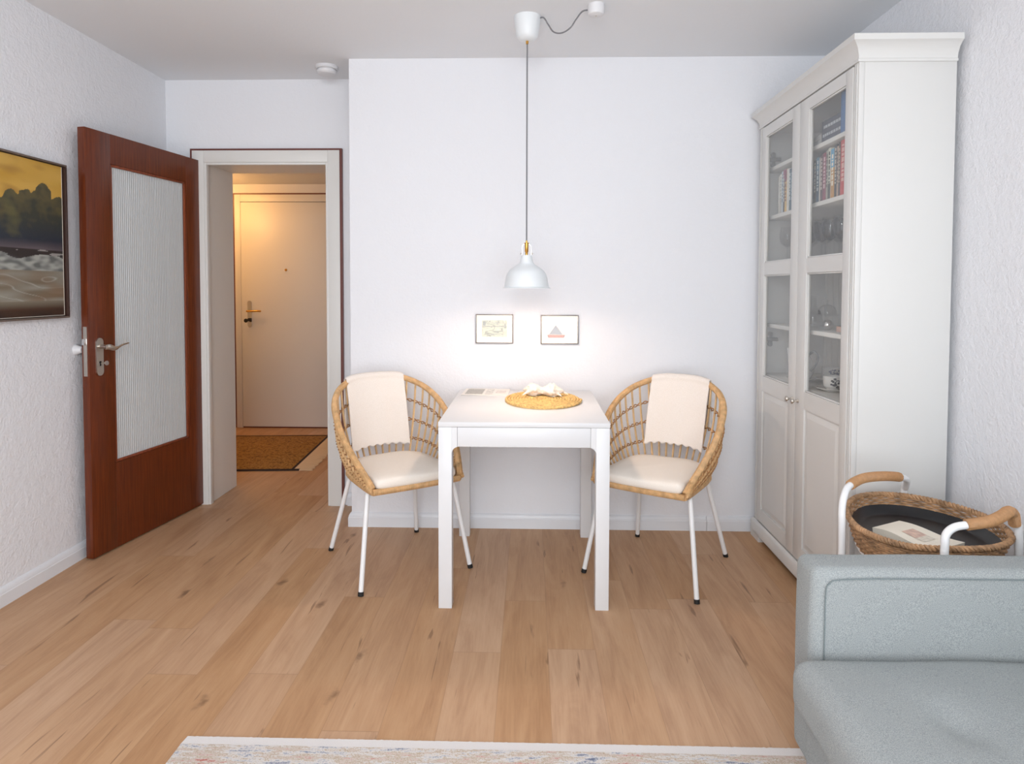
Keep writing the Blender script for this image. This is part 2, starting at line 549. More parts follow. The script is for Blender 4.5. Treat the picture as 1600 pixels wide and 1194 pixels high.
part('window_pane', box(BM(), WX0 + .05, WX1 - .05, YR - .113, YR - .107, WZ0 + .05, WZ1 - .05), M_['glass'], win)
# hall
HX0, HX1, HZ = -3.35, -.6, 2.205
struct('wall_hall', box(BM(), HX0 - .1, HX1 + .1, YH, YH + .2, -.1, 2.6), M_['wall'], 'white hall wall around the front door', 'wall')
b = BM(); box(b, HX0 - .1, HX0, YJ, YH, -.1, 2.6); box(b, HX1, HX1 + .1, YJ, YH, -.1, 2.6)
struct('wall_hall_sides', b, M_['wall'], 'white side walls of the hall', 'wall')
struct('ceiling_hall', box(BM(), HX0, HX1, YJ, YH, HZ, HZ + .1), M_['ceil'], 'lowered ceiling of the hall', 'ceiling')

# skirting boards
SK = [(0, 0), (.016, 0), (.016, .050), (.0135, .053), (.0135, .058), (.010, .066), (.006, .073), (0, .076)]
b = BM(); sweep_rect(b, [(XC, .30), (XC, 0), (.93, 0)][::-1], SK)
bb = struct('baseboard_back', b, M_['trim'], 'white moulded skirting board under the back wall', 'baseboard')
b = BM(); sweep_rect(b, [(1.18, 0), (.932, 0)], SK)
struct('baseboard_cabinet_side', b, M_['trim'], 'short white skirting piece beside the tall cabinet', 'baseboard')
b = BM(); sweep_rect(b, [(XL, YD), (XL, YR)], SK)
struct('baseboard_left', b, M_['trim'], 'white moulded skirting board along the left wall', 'baseboard')
b = BM(); sweep_rect(b, [(XC, YD), (-1.066, YD)], SK)
struct('baseboard_doorway', b, M_['trim'], 'short white skirting right of the doorway', 'baseboard')
b = BM(); sweep_rect(b, [(XR, YR), (XR, 0)], SK)
struct('baseboard_right', b, M_['trim'], 'white skirting board along the right wall', 'baseboard')

# living room door casing
b = BM()
CF = YD - .022          # casing front
for x0, x1, z1 in ((OX0 - .068, OX0, OZ + .068), (OX1, OX1 + .068, OZ + .068)):
    box(b, x0, x1, CF, YD + .01, 0, z1, .002)
box(b, OX0 + .0005, OX1 - .0005, CF, YD + .01, OZ, OZ + .068, .002)
# rebate bead round the opening and the lining of the reveal
box(b, OX0, OX0 + .014, CF + .004, CF + .04, 0, OZ, .002); box(b, OX1 - .014, OX1, CF + .004, CF + .04, 0, OZ, .002)
box(b, OX0 + .014, OX1 - .014, CF + .004, CF + .04, OZ - .014, OZ, .002)
box(b, OX0 - .012, OX0, YD, YJ + .012, 0, OZ + .012); box(b, OX1, OX1 + .012, YD, YJ + .012, 0, OZ + .012)
box(b, OX0, OX1, YD, YJ + .012, OZ, OZ + .012)
struct('trim_1', b, M_['casing'], 'white door casing and lining of the hall doorway', 'door frame')
b = BM()
box(b, OX0 - .078, OX0 - .068, CF + .001, YD, 0, OZ + .078); box(b, OX1 + .068, OX1 + .082, CF + .001, YD, 0, OZ + .078)
box(b, OX0 - .068, OX1 + .068, CF + .001, YD, OZ + .068, OZ + .078)
struct('trim_2', b, M_['maroon'], 'dark red-brown edge strip around the doorway casing', 'trim')

# ------------------------------------------------------------------ open mahogany door (hinged on the doorway's left)
DA = Vector((-2.034, -.478, 0)); DB = Vector((-1.9065, .365, 0))
dd = (DB - DA).normalized()
DW = .845
ang = math.atan2(dd.y, dd.x)
door = thing('door_1', (DA.x, DA.y, .008), 'open dark red mahogany door with a tall ribbed glass panel', 'door', rz=ang, kind='structure')
# local: x from free edge (0) to hinge, y: thickness 0..+.04 (away from room), z
DH = 2.0
GX0, GX1, GZ0, GZ1 = .148, .684, .415, 1.858
TH = .038
def lbox(x0, x1, y0, y1, z0, z1, bev=.0015): return box(BM(), x0, x1, y0, y1, z0, z1, bev)
b = BM()
box(b, 0, GX0, 0, TH, 0, DH, .0012); box(b, GX1, DW, 0, TH, 0, DH, .0012)
box(b, GX0 - .001, GX1 + .001, .0002, TH - .0002, 0, GZ0, 0); box(b, GX0 - .001, GX1 + .001, .0002, TH - .0002, GZ1, DH, 0)
part('door_leaf', b, M_['mahog'], door, world=False)
b = BM()
for y0, y1 in ((.004, .014), (.024, .034)):
    box(b, GX0, GX0 + .012, y0, y1, GZ0, GZ1, .002); box(b, GX1 - .012, GX1, y0, y1, GZ0, GZ1, .002)
    box(b, GX0, GX1, y0, y1, GZ0, GZ0 + .012, .002); box(b, GX0, GX1, y0, y1, GZ1 - .012, GZ1, .002)
part('glazing_bead', b, M_['mahog2'], door, world=False)
b = BM()
nr = 300
def ribf(u, v):
    x = GX0 + .006 + u * (GX1 - GX0 - .012)
    ph = (x / .0125) % 1
    return (x, .0165 - .0022 * abs(sin(pi * ph)), GZ0 + .006 + v * (GZ1 - GZ0 - .012))
grid(b, ribf, nr, 2)
grid(b, lambda u, v: (GX0 + .006 + u * (GX1 - GX0 - .012), .021, GZ0 + .006 + v * (GZ1 - GZ0 - .012)), 2, 2)
part('ribbed_glass_pane', b, M_['ribbed'], door, world=False, smooth=.9)
def long_plate(bm, cx, z0, z1, w, y0, y1):
    pts = []
    r = w / 2
    for k in range(13): a = pi * k / 12; pts.append((cx + r * cos(a), z1 - r + r * sin(a)))
    for k in range(13): a = pi + pi * k / 12; pts.append((cx + r * cos(a), z0 + r + r * sin(a)))
    return prism(bm, pts, 'y', y0, y1)
b = BM(); long_plate(b, .056, .852, 1.03, .04, -.007, 0)
pl = part('handle_plate', b, M_['steel'], door, world=False, label='brushed metal backplate')
b = BM(); box(b, .053, .059, -.008, -.0065, .898, .914); lathe(b, [(0, 0), (.006, 0), (.006, .0015), (0, .0015)], 16, Matrix.Translation((.056, -.0068, .915)) @ Matrix.Rotation(pi / 2, 4, 'X'))
part('keyhole', b, M_['black'], pl, world=False)
b = BM()
tube(b, [(.058, -.007, .912), (.058, -.03, .912)], .0025, 8)
lathe(b, [(0, 0), (.011, 0), (.011, .003), (0, .003)], 20, Matrix.Translation((.058, -.038, .912)) @ Matrix.Rotation(pi / 2, 4, 'Y'))
part('key', b, M_['steel'], pl, world=False)
b = BM()
tube(b, [(.055, -.006, .99), (.055, -.03, .99)], .010, 16)
tube(b, catmull([(.045, -.045, .987), (.065, -.050, .987), (.10, -.052, .978), (.14, -.050, .990), (.19, -.047, .997)], 6), .01, 12, rf=lambda t: .011 + .004 * sin(pi * min(1, t * 1.6)) - .008 * t, flat=.55)
tube(b, [(.055, -.02, .99), (.055, -.052, .988)], .010, 14)
part('door_handle', b, M_['steel'], door, world=False)
b = BM(); box(b, -.0022, .001, .009, .029, .855, 1.085, .001)
lk = part('lock_plate', b, M_['steel'], door, world=False)
b = BM(); box(b, -.013, 0, .012, .027, 1.0, 1.03, .003); 
part('latch_bolt', b, M_['chrome'], lk, world=False)
for hz_ in (.25, 1.72):
    b = BM(); tube(b, [(DW + .004, -.002, hz_), (DW + .004, -.002, hz_ + .07)], .007, 12)
    part('hinge', b, M_['steel'], door, world=False)
# wall mounted door stop
b = BM()
lathe(b, [(0, 0), (.024, 0), (.024, .006), (.018, .018), (.014, .032), (0, .034)], 28, Matrix.Translation((XL, -.455, .985)) @ Matrix.Rotation(pi / 2, 4, 'Y'))
whole('door_stop', b, M_['plastw'], (XL, -.455, .985), 'round white door stop on the left wall behind the open door', 'door stop')

# ------------------------------------------------------------------ hall front door
hd = thing('door_2', (-2.1, YH, 0), 'cream flush front door at the end of the hall', 'door', kind='structure')
b = BM()
box(b, -2.666, -2.612, YH - .03, YH, 0, 2.11, .002); box(b, -2.612, -1.55, YH - .03, YH, 2.045, 2.11, .002); box(b, -1.62, -1.55, YH - .03, YH, 0, 2.045, .002)
part('door_frame', b, M_['casing'], hd)
b = BM(); box(b, -2.684, -2.666, YH - .028, YH, 0, 2.122); box(b, -2.666, -1.55, YH - .028, YH, 2.11, 2.122)
part('edge_strip', b, M_['maroon'], hd, label='dark red-brown edge strip')
part('door_leaf', box(BM(), -2.607, -1.625, YH - .036, YH - .002, .012, 2.04, .003), M_['casing'], hd)
b = BM(); box(b, -2.607, -1.625, YH - .03, YH, 0, .011)
part('door_sill', b, M_['maroon'], hd)
b = BM(); long_plate(b, -2.532, .915, 1.155, .038, YH - .043, YH - .036)
hp = part('handle_plate', b, M_['chrome'], hd)
b = BM()
tube(b, [(-2.532, YH - .04, 1.062), (-2.532, YH - .075, 1.062)], .010, 14)
tube(b, catmull([(-2.545, YH - .078, 1.062), (-2.50, YH - .085, 1.062), (-2.45, YH - .082, 1.064), (-2.415, YH - .075, 1.062)], 5), .008, 12)
part('door_handle', b, M_['brass'], hd)
b = BM(); lathe(b, [(0, 0), (.014, 0), (.014, .02), (.006, .022), (.006, .045), (0, .045)], 20, Matrix.Translation((-2.532, YH - .042, .985)) @ Matrix.Rotation(pi / 2, 4, 'X'))
lathe(b, [(0, 0), (.018, 0), (.018, .003), (0, .003)], 20, Matrix.Translation((-2.545, YH - .09, .978)) @ Matrix.Rotation(pi / 2, 4, 'X'))
part('lock_cylinder', b, M_['black'], hp)
b = BM(); lathe(b, [(0, 0), (.012, 0), (.010, .006), (0, .007)], 20, Matrix.Translation((-2.2, YH - .036, 1.433)) @ Matrix.Rotation(pi / 2, 4, 'X'))
part('peephole', b, M_['brass'], hd)

# hall rug with fringe
def hall_rug_mat():
    m, nt, p = newmat('gold_brown_carpet')
    co = mapping(nt)
    n = N(nt, 'ShaderNodeTexNoise', Scale=58, Detail=6, Roughness=.8); L(nt, co, n.inputs[0])
    cr = nt.nodes.new('ShaderNodeValToRGB'); e = cr.color_ramp.elements
    e[0].position = .36; e[0].color = srgb(74, 52, 30); e[1].position = .68; e[1].color = srgb(206, 184, 140)
    for pz, c in ((.46, srgb(132, 92, 42)), (.52, srgb(176, 128, 60)), (.6, srgb(150, 110, 56))): e.new(pz).color = c
    L(nt, n.outputs[0], cr.inputs[0]); L(nt, cr.outputs[0], p.inputs['Base Color']); p.inputs['Roughness'].default_value = 1
    return m
hr = thing('hall_rug', (-2.3, 1.5, 0), 'gold and brown patterned rug with dark border in front of the hall door', 'rug', rz=math.radians(3.8))
b = BM(); box(b, -.85, .60, -.50, .52, 0, .008, .002)
fld = part('rug_field', b, hall_rug_mat(), hr, world=False)
b = BM()
for rr in ((-.85, .66, -.525, -.50), (.60, .62, -.50, .54), (-.85, .60, .52, .54)): box(b, *rr, 0, .009, .002)
part('rug_border', b, simple('dark_carpet_border', srgb(48, 34, 30), .95, bump=.5, bscale=200), hr, world=False, label='dark border band')
b = BM()
rz = random.Random(3)
for k in range(90):
    y = -.52 + k * 1.05 / 90
    ln = .12 + .02 * rz.random()
    tube(b, [(.615, y, .004), (.66 + ln * .3, y + rz.uniform(-.005, .005), .004), (.62 + ln, y + rz.uniform(-.012, .012), .003)], .0045, 6)
part('rug_fringe', b, simple('cream_wool_fringe', srgb(214, 186, 152), .95, bump=.5), hr, world=False, kind='stuff', label='cream fringe')
b = BM()
lathe(b, [(0, .0085), (.10, .0085), (.10, .0092), (0, .0092)], 30, Matrix.Translation((-.12, .05, 0)) @ Matrix.Diagonal((1.15, .85, 1, 1)))
part('rug_medallion', b, simple('dark_medallion', srgb(70, 48, 44), .95, bump=.5, var=.3, vscale=60), hr, world=False, label='dark oval medallion')

# ------------------------------------------------------------------ dining table
TX0, TX1, TY0, TY1, TZ = -.363, .3145, -.878, -.074, .748
tb = thing('dining_table', ((TX0 + TX1) / 2, (TY0 + TY1) / 2, 0), 'white square-legged dining table against the wall between the two rattan chairs', 'table')
part('tabletop', box(BM(), TX0, TX1, TY0, TY1, TZ - .020, TZ, .0025), M_['tablew'], tb)
LW = .053
b = BM()
e = .0015
box(b, TX0 + .0765, TX1 - .0765, TY0 + .0015, TY0 + .022, TZ - .098, TZ - .021, .001)
box(b, TX0 + .075, TX1 - .075, TY1 - .022, TY1 - .004, TZ - .098, TZ - .021, .001)
box(b, TX0 + .004, TX0 + .022, TY0 + .06, TY1 - .06, TZ - .098, TZ - .021, .001)
box(b, TX1 - .022, TX1 - .004, TY0 + .06, TY1 - .06, TZ - .098, TZ - .021, .001)
part('apron', b, M_['tablew'], tb)
def table_leg(sx, sy):
    # square post that flares with a small curve into a corner block
    x0 = TX0 + .001 if sx < 0 else TX1 - .001
    y0 = TY0 + .001 if sy < 0 else TY1 - .001
    dx, dy = (1, 1)
    bm = BM()
    w, wt, r, h = LW, .0745, .028, TZ - .098
    flare = [(w, h - r)] + [(w + r + r * cos(pi - pi / 2 * k / 8), h - r + r * sin(pi - pi / 2 * k / 8)) for k in range(1, 9)]
    flare = [(min(u, wt), z) for u, z in flare] + [(wt, h), (wt, TZ - .0205), (w, TZ - .0205)]
    prism(bm, [(x0 - sx * u, z) for u, z in flare], 'y', y0 - sy * .0002, y0 - sy * .022)
    prism(bm, [(y0 - sy * u, z) for u, z in flare], 'x', x0 - sx * .0002, x0 - sx * .022)
    box(bm, x0, x0 - sx * LW, y0, y0 - sy * LW, .0, TZ - .0205, .0012)
    return bm
for sx in (-1, 1):
    for sy in (-1, 1):
        part('leg', table_leg(sx, sy), M_['tablew'], tb)

# ------------------------------------------------------------------ rattan chairs
RIM_H = [(0, .262, .834), (.115, .245, .828), (.205, .175, .792), (.252, .09, .740), (.266, .0, .678), (.260, -.075, .610), (.242, -.155, .543), (.220, -.225, .482), (.204, -.268, .437)]
BOT_H = [(0, .175, .420), (.075, .17, .420), (.145, .14, .420), (.190, .09, .420), (.204, .02, .420), (.206, -.06, .420), (.206, -.14, .420), (.204, -.21, .420), (.202, -.268, .422)]
NS = 12
def mirrored(h): return [(-x, y, z) for x, y, z in h[:0:-1]] + list(h)
RIM = catmull(mirrored(RIM_H), NS)
BOT = catmull(mirrored(BOT_H), NS)
NT = len(RIM)
def shell(t, w):
    """t 0..1 left front -> back -> right front; w 0 seat .. 1 rim (bulges outward)"""
    f = t * (NT - 1); i = min(NT - 2, int(f)); k = f - i
    a = BOT[i].lerp(BOT[i + 1], k); c = RIM[i].lerp(RIM[i + 1], k)
    p = a.lerp(c, w)
    h = sin(pi * w) * .018
    out = Vector((p.x, p.y + .02, 0)); 
    if out.length > 1e-5: out.normalize()
    return p + out * h


def leg_path(sx, sy):
    fx, fy = (.256, -.268) if sy < 0 else (.223, .258)
    tx, ty = (.205, -.205) if sy < 0 else (.165, .150)
    fx *= sx; tx *= sx
    P = [Vector((fx, fy, .012))]
    top = Vector((tx, ty, .375))
    P.append(P[0].lerp(top, .5)); P.append(top)
    P.append(Vector((tx * .965, ty * .96, .395))); P.append(Vector((tx * .88, ty * .88, .4045))); P.append(Vector((tx * .55, ty * .55, .406)))
    return [P[0]] + catmull(P[1:], 8)


def make_chair(label):
    t = thing('rattan_chair', (0, 0, 0), label, 'chair', group='rattan armchairs at the dining table')
    b = BM()
    pts = RIM
    tube(b, pts, .0135, 12, mat=0)
    # cane windings round the rim
    n = len(pts)
    for s in range(0, 300):
        f = (s + .5) / 300 * (n - 1); i = min(n - 2, int(f)); k = f - i
        c = pts[i].lerp(pts[i + 1], k); d = (pts[i + 1] - pts[i]).normalized()
        a = d.orthogonal().normalized(); bb_ = d.cross(a)
        tube(b, [c + a * cos(q * pi / 4) * .0137 + bb_ * sin(q * pi / 4) * .0137 + d * (.0012 * (q % 2)) for q in range(8)], .0018, 4, closed=True)
    part('rim', b, M_['rattan'], t, world=False)
    ns = 34
    for k in range(ns):
        tt = .085 + (1 - .17) * k / (ns - 1)
        b = BM()
        tube(b, [shell(tt, w / 8 * .99) for w in range(9)], .0052, 6, flat=1.4)
        part('slat', b, M_['rattan_s'], t, world=False)
    # braided horizontal bindings
    for w0 in (.27, .50, .74):
        b = BM()
        for ph in (0, pi):
            pp = []
            M = 420
            for i in range(M + 1):
                u = .045 + .91 * i / M
                ww = w0
                p = shell(u, ww)
                q = (shell(u, ww + .02) - p).normalized(); o_ = Vector((p.x, p.y, 0)).normalized()
                a = i / M * 30 * 2 * pi * .986 + ph
                pp.append(p + q * .0055 * cos(a) + o_ * .0065 * sin(a))
            tube(b, pp, .0028, 5)
        part('binding', b, M_['rattan_d'], t, world=False)
    # close weave at both arm fronts
    for s in (0, 1):
        b = BM()
        for j in range(13):
            w0 = .06 + .9 * j / 12
            pp = []
            for i in range(40):
                u = .002 + .155 * i / 39 * (1 - .35 * (j / 12))
                if s: u = 1 - u
                p = shell(u, w0); o_ = Vector((p.x, p.y, 0)).normalized()
                pp.append(p + o_ * .0035 * sin(i * 1.3 + j * pi))
            tube(b, pp, .0042, 6)
        part('arm_weave', b, M_['rattan'], t, world=False)
    # seat ring and woven seat
    b = BM()
    ring = list(BOT)
    tube(b, ring, .0125, 10)
    front = [BOT[-1].lerp(BOT[0], k / 30) + Vector((0, -.006 * sin(pi * k / 30), 0)) for k in range(31)]
    tube(b, front, .0125, 10)
    for k in range(100):
        c = front[0].lerp(front[-1], (k + .5) / 100)
        c.y -= .006 * sin(pi * (k + .5) / 100)
        tube(b, [c + Vector((.0012 * (q % 2), cos(q * pi / 4) * .0128, sin(q * pi / 4) * .0128)) for q in range(8)], .0019, 4, closed=True)
    for k in range(56):       # band just below the seat ring, seen from outside
        pass
    for j in range(30):
        y = -.262 + .425 * j / 29
        # width at that y
        xs = [abs(p.x) for p in BOT if abs(p.y - y) < .03]
        w = max(xs) if xs else .05
        if y > .165: w = min(w, .09)
        tube(b, [(-w, y, .413), (0, y, .410), (w, y, .413)], .0055, 6)
    part('seat', b, M_['rattan'], t, world=False)
    for sx in (-1, 1):
        for sy in (-1, 1):
            b = BM(); tube(b, leg_path(sx, sy), .0105, 14)
            lg = part('leg', b, M_['legw'], t, world=False)
            P = leg_path(sx, sy); b = BM()
            d = (P[1] - P[0]).normalized()
            tube(b, [P[0] - d * .012, P[0] + d * .005], .0118, 14)
            part('foot_cap', b, M_['black'], lg, world=False)
    b = BM()
    tube(b, [(-.113, -.113, .406), (.091, .083, .406)], .009, 8); tube(b, [(.113, -.113, .406), (-.091, .083, .406)], .009, 8)
    part('seat_frame', b, M_['legw'], t, world=False)
    return t


def ori(f):   # rotation so that local -Y faces direction f
    return math.atan2(f[1], f[0]) + pi / 2
C1 = (-.634, -.418); R1 = ori((.62, -.78)) - math.radians(4.8)
C2 = (.605, -.442); R2 = ori((-.584, -.811)) + math.radians(3.5)
chair1 = make_chair('rattan tub chair with white legs left of the dining table')
chair1.location = (C1[0], C1[1], 0); chair1.rotation_euler = (0, 0, R1)
chair2 = copy_tree(chair1, (C2[0], C2[1], 0), R2, 'rattan tub chair with white legs right of the dining table')

# seat cushions
def cushion_bm(seed):
    bm = BM()
    outline = []
    H = [(0, .150), (.10, .140), (.158, .105), (.180, .05), (.188, -.03), (.192, -.12), (.193, -.2), (.188, -.255), (.165, -.275), (.09, -.282), (0, -.284)]
    P = catmull([(-x, y, 0) for x, y in H[1:-1]][::-1] + [(x, y, 0) for x, y in H], 6, closed=True)
    n = len(P)
    prof = [(0, .0), (.55, .0), (.93, .002), (.985, .008), (1.0, .018), (1.0, .030), (.985, .040), (.94, .046), (.75, .050), (.4, .053), (.0001, .055)]
    rows = []
    c = Vector((0, -.07, 0))
    for s, z in prof:
        rows.append([bm.verts.new((c.x + (p.x - c.x) * s + 0, c.y + (p.y - c.y) * s, .427 + z + .004 * nz(p.x * s * 7, p.y * s * 7, seed) * (1 if z > .03 else 0))) for p in P])
    for A, B in zip(rows, rows[1:]):
        for k in range(n): bm.faces.new((A[k], A[(k + 1) % n], B[(k + 1) % n], B[k]))
    return bm
for i, (c, r, lab) in enumerate(((C1, R1, 'cream seat cushion on the left rattan chair'), (C2, R2, 'cream seat cushion on the right rattan chair'))):
    o = whole('seat_cushion', cushion_bm(i * 3.7), M_['cushion'], (c[0], c[1], 0), lab, 'cushion', 'cream seat cushions on the rattan chairs', smooth=1.2, world=False)
    o.rotation_euler = (0, 0, r)


# throws folded over the chair backs
def throw_bm(xa, xb, shear, front_len, back_len, seed):
    bm = BM()
    zt = .835
    def f(u, v):
        # v from 0 (bottom of the outside) over the rim to 1 (bottom of the inside)
        s = -back_len + v * (back_len + front_len + .05)
        x = xa + (xb - xa) * u
        # rim y/z for that x
        tt = .5 + x / .235 * .125
        k = min(NT - 2, int(tt * (NT - 1))); rp = RIM[k].lerp(RIM[k + 1], tt * (NT - 1) - k)
        bp = BOT[k].lerp(BOT[k + 1], tt * (NT - 1) - k)
        r = .020
        inward = Vector((-.25 * x, -1, 0)).normalized()
        top = rp.copy(); top.x = x
        if s < 0:
            p = top - inward * (r + .012 * min(1, -s / .1)) + Vector((0, 0, s))
            p = p + inward * (-s) * .12
        elif s < .05:
            a = pi * s / .05
            p = top - inward * (r * cos(a)) + Vector((0, 0, r * sin(a)))
        else:
            d = s - .05
            q = (bp - rp).normalized()
            p = top + inward * (r + .012 * min(1, d / .1) - .006) + Vector((0, q.y, q.z)).normalized() * d
            p.x = x + shear * d
        if s > .05 + front_len - .001:
            p.z += .006 * sin(x * 160)
        p += Vector((0, .003 * nz(u * 4, v * 6, seed), .002 * nz(u * 5, v * 3, seed + 3)))
        return p
    V = grid(bm, f, 44, 60)
    return bm
def throw(c, r, xa, xb, shear, fl, bl, lab, seed):
    bm = throw_bm(xa, xb, shear, fl, bl, seed)
    bmesh.ops.recalc_face_normals(bm, faces=bm.faces[:])
    o = whole('folded_throw', bm, M_['blanket'], (c[0], c[1], 0), lab, 'throw blanket', 'cream throws over the chair backs', smooth=1.3, world=False)
    o.rotation_euler = (0, 0, r)
    md = o.modifiers.new('thickness', 'SOLIDIFY'); md.thickness = .009; md.offset = 0
    md2 = o.modifiers.new('soft', 'SUBSURF'); md2.levels = 1; md2.render_levels = 1
    return o
throw(C1, R1, -.158, .140, .02, .333, .22, 'cream folded throw hanging over the back of the left rattan chair', 1.0)
throw(C2, R2, -.140, .150, -.04, .315, .22, 'cream folded throw hanging over the back of the right rattan chair', 5.0)

# ------------------------------------------------------------------ things on the table
pm = BM()
A_, B_ = .178, .226
N_T = 1600; turns = 13
for ph in range(2):
    pp = []
    for i in range(N_T + 1):
        q = i / N_T; a = q * turns * 2 * pi
        rr = .03 + .97 * q
        w = sin(i * 1.9 + ph * pi) * .0028
        pp.append((.06 + (A_ * rr + w) * cos(a), -.378 + (B_ * rr + w) * sin(a), TZ + .0075 + .0022 * cos(i * 1.9 + ph * pi)))
    tube(pm, pp, .0045, 5)
lathe(pm, [(0, .001), (1, .001), (1, .006), (0, .006)], 64, Matrix.Translation((.06, -.378, TZ)) @ Matrix.Diagonal((A_, B_, 1, 1)))
whole('placemat', pm, M_['seagrass'], (.06, -.378, TZ), 'oval woven seagrass placemat on the white dining table', 'placemat')

def shell_ornament():
    bm = BM()
    def f(u, v):
        x = -.10 + .2 * v
        prof = .034 * math.exp(-((v - .27) / .16) ** 2) + .036 * math.exp(-((v - .70) / .17) ** 2) + .010
        prof *= min(1, (min(v, 1 - v) * 14)) ** .5 if 0 < v < 1 else 0
        a = 2 * pi * u
        k = 1 + .32 * nz(cos(a) * 1.6 + 3, sin(a) * 1.6, v * 7) + .16 * nz(cos(a) * 4, sin(a) * 4, v * 22)
        r = max(.0008, prof * k)
        return (x, r * cos(a) * 1.25 - .03 * (v - .4), max(-.022, r * sin(a) * .78))
    grid(bm, f, 44, 64, closed_u=True)
    # horns and spikes of the shells
    for (p0, p1, r) in (((-.07, -.03, 0), (-.1, -.058, -.014), .010), ((.06, -.03, -.004), (.085, -.062, -.017), .011), ((.085, .0, -.002), (.118, -.022, -.014), .009), ((-.03, .02, .01), (-.02, .05, .014), .010), ((.05, -.02, .012), (.065, -.035, .022), .008), ((-.06, -.01, .018), (-.075, -.02, .028), .008)):
        tube(bm, [Vector(p0).lerp(Vector(p1), k / 5) for k in range(6)], r, 8, rf=lambda t, r=r: r * (1 - .8 * t))
    bm.transform(Matrix.Translation((.063, -.30, TZ + .0355)))
    return bm
whole('shell_ornament', shell_ornament(), M_['shell'], (.063, -.30, TZ + .012), 'white knobbly sea shell ornament lying on the placemat', 'ornament', smooth=1.2)

# brochure
def sheet(fn, x0, x1, y0, y1, z0, z1, nx, ny, M=None):
    """printed slab: top painted by fn(u,v)"""
    bm = BM()
    V = grid(bm, lambda u, v: (x0 + (x1 - x0) * u, y0 + (y1 - y0) * v, z1), nx, ny)
    t = BM(); box(t, x0, x1, y0, y1, z0, z1 - .0001); 
    if M: bm.transform(M); t.transform(M)
    return bm, t
def brochure_col(co):
    u = (co.x + .115) / .23; v = (co.y + .1) / .2
    w = srgb(238, 233, 226)
    if co.z < .0015: return srgb(90, 86, 84) if u < .5 else w
    if .06 < u < .44 and .12 < v < .9:
        s = .5 + .5 * nz(u * 26, v * 40)
        return lerp(srgb(120, 118, 112), srgb(214, 210, 202), s * 1.2 - .1)
    if .5 < u < .66 and .1 < v < .9 and nz(u * 8, v * 50) > 0: return srgb(196, 194, 188)
    if .72 < u < .93 and .3 < v < .7: return lerp(w, srgb(206, 190, 184), .5 + nz(u * 20, v * 20))
    return w
bm = BM()
grid(bm, lambda u, v: (-.115 + .23 * u, -.1 + .2 * v, .003 + .003 * sin(pi * u) * 0), 70, 50)
t = BM(); box(t, -.115, .115, -.1, .1, 0, .0029); add(bm, t)
o = whole('brochure', bm, M_['print'], (-.222, -.145, TZ), 'printed brochure lying on the dining table near the wall, left of the placemat', 'brochure', world=False)
paint(o.data, brochure_col)
o.rotation_euler = (0, 0, math.radians(-2))

# ------------------------------------------------------------------ pendant lamp
PX, PY = -.018, -.505
pd = thing('pendant_lamp', (PX, PY, 1.27), 'white metal pendant lamp with brass fitting hanging over the dining table', 'lamp')
MZ = Matrix.Translation((PX, PY, 0))
b = BM()
so = [(.034, 1.425), (.030, 1.420), (.0275, 1.405), (.030, 1.392), (.038, 1.381), (.055, 1.371), (.074, 1.358), (.086, 1.342), (.093, 1.322), (.0965, 1.300), (.099, 1.283), (.103, 1.279), (.109, 1.2775), (.109, 1.2755)]
so[0] = (.0, 1.424); so[1] = (.022, 1.423)
si = [(r - .0022 if r > .004 else 0, z - .0022 if i < 9 else z) for i, (r, z) in enumerate(so)]
si[-1] = (.1055, 1.2755); si[-2] = (.102, 1.2772)
lathe(b, so + si[::-1], 72, MZ)
part('lamp_shade', b, M_['lampw'], pd)
b = BM()
lathe(b, [(0, 1.488), (.004, 1.488), (.0045, 1.480), (.0085, 1.478), (.0085, 1.44), (.006, 1.436), (.006, 1.424), (0, 1.424)], 24, MZ)
tube(b, [(PX - .011, PY, 1.476), (PX + .011, PY, 1.476)], .0028, 8)
part('socket_fitting', b, M_['brass'], pd, label='brass fitting above the shade')
b = BM()
for s in (-1, 1):
    tube(b, [(PX + s * .0055, PY, 1.475), (PX + s * .019, PY, 1.468), (PX + s * .0205, PY, 1.43), (PX + s * .0215, PY, 1.412)], .0014, 6)
    lathe(b, [(0, 0), (.0035, .001), (.004, .004), (0, .007)], 12, Matrix.Translation((PX + s * .0225, PY, 1.43)) @ Matrix.Rotation(s * pi / 2, 4, 'Y'))
part('hanger_bracket', b, M_['steel'], pd)
b = BM(); tube(b, [(PX, PY, 1.485), (PX, PY, 2.376)], .0032, 10)
cord = part('cord', b, M_['cordg'], pd, label='grey textile cord')
b = BM()
lathe(b, [(0, 2.366), (.022, 2.367), (.038, 2.374), (.047, 2.387), (.052, 2.41), (.056, 2.44), (.0585, 2.465), (.0585, 2.471), (0, 2.471)], 64, MZ)
cn = part('canopy', b, M_['lampw'], pd)
b = BM(); lathe(b, [(0, 2.352), (.0055, 2.353), (.006, 2.366), (.006, 2.372), (0, 2.372)], 20, MZ)
part('cord_grip', b, M_['brass'], cn, label='brass cord grip')
emi, nt, p = newmat('glowing_bulb')
p.inputs['Emission Color'].default_value = (1, .84, .62, 1); p.inputs['Emission Strength'].default_value = 6; p.inputs['Base Color'].default_value = (1, .9, .8, 1)
b = BM(); lathe(b, [(0, 1.322), (.012, 1.323), (.019, 1.330), (.021, 1.339), (.017, 1.350), (.012, 1.36), (0, 1.36)], 28, MZ)
part('light_bulb', b, emi, pd)
BXC = (.273, -.622)
b = BM()
sw = catmull([(PX + .05, PY - .008, 2.462), (PX + .072, PY - .02, 2.459), (PX + .092, PY - .03, 2.425), (PX + .115, PY - .045, 2.388), (PX + .15, PY - .06, 2.378), (PX + .185, PY - .08, 2.392), (PX + .21, PY - .09, 2.425), (PX + .235, PY - .1, 2.452), (BXC[0] - .026, BXC[1] + .01, 2.455)], 8)
tube(b, sw, .0032, 10)
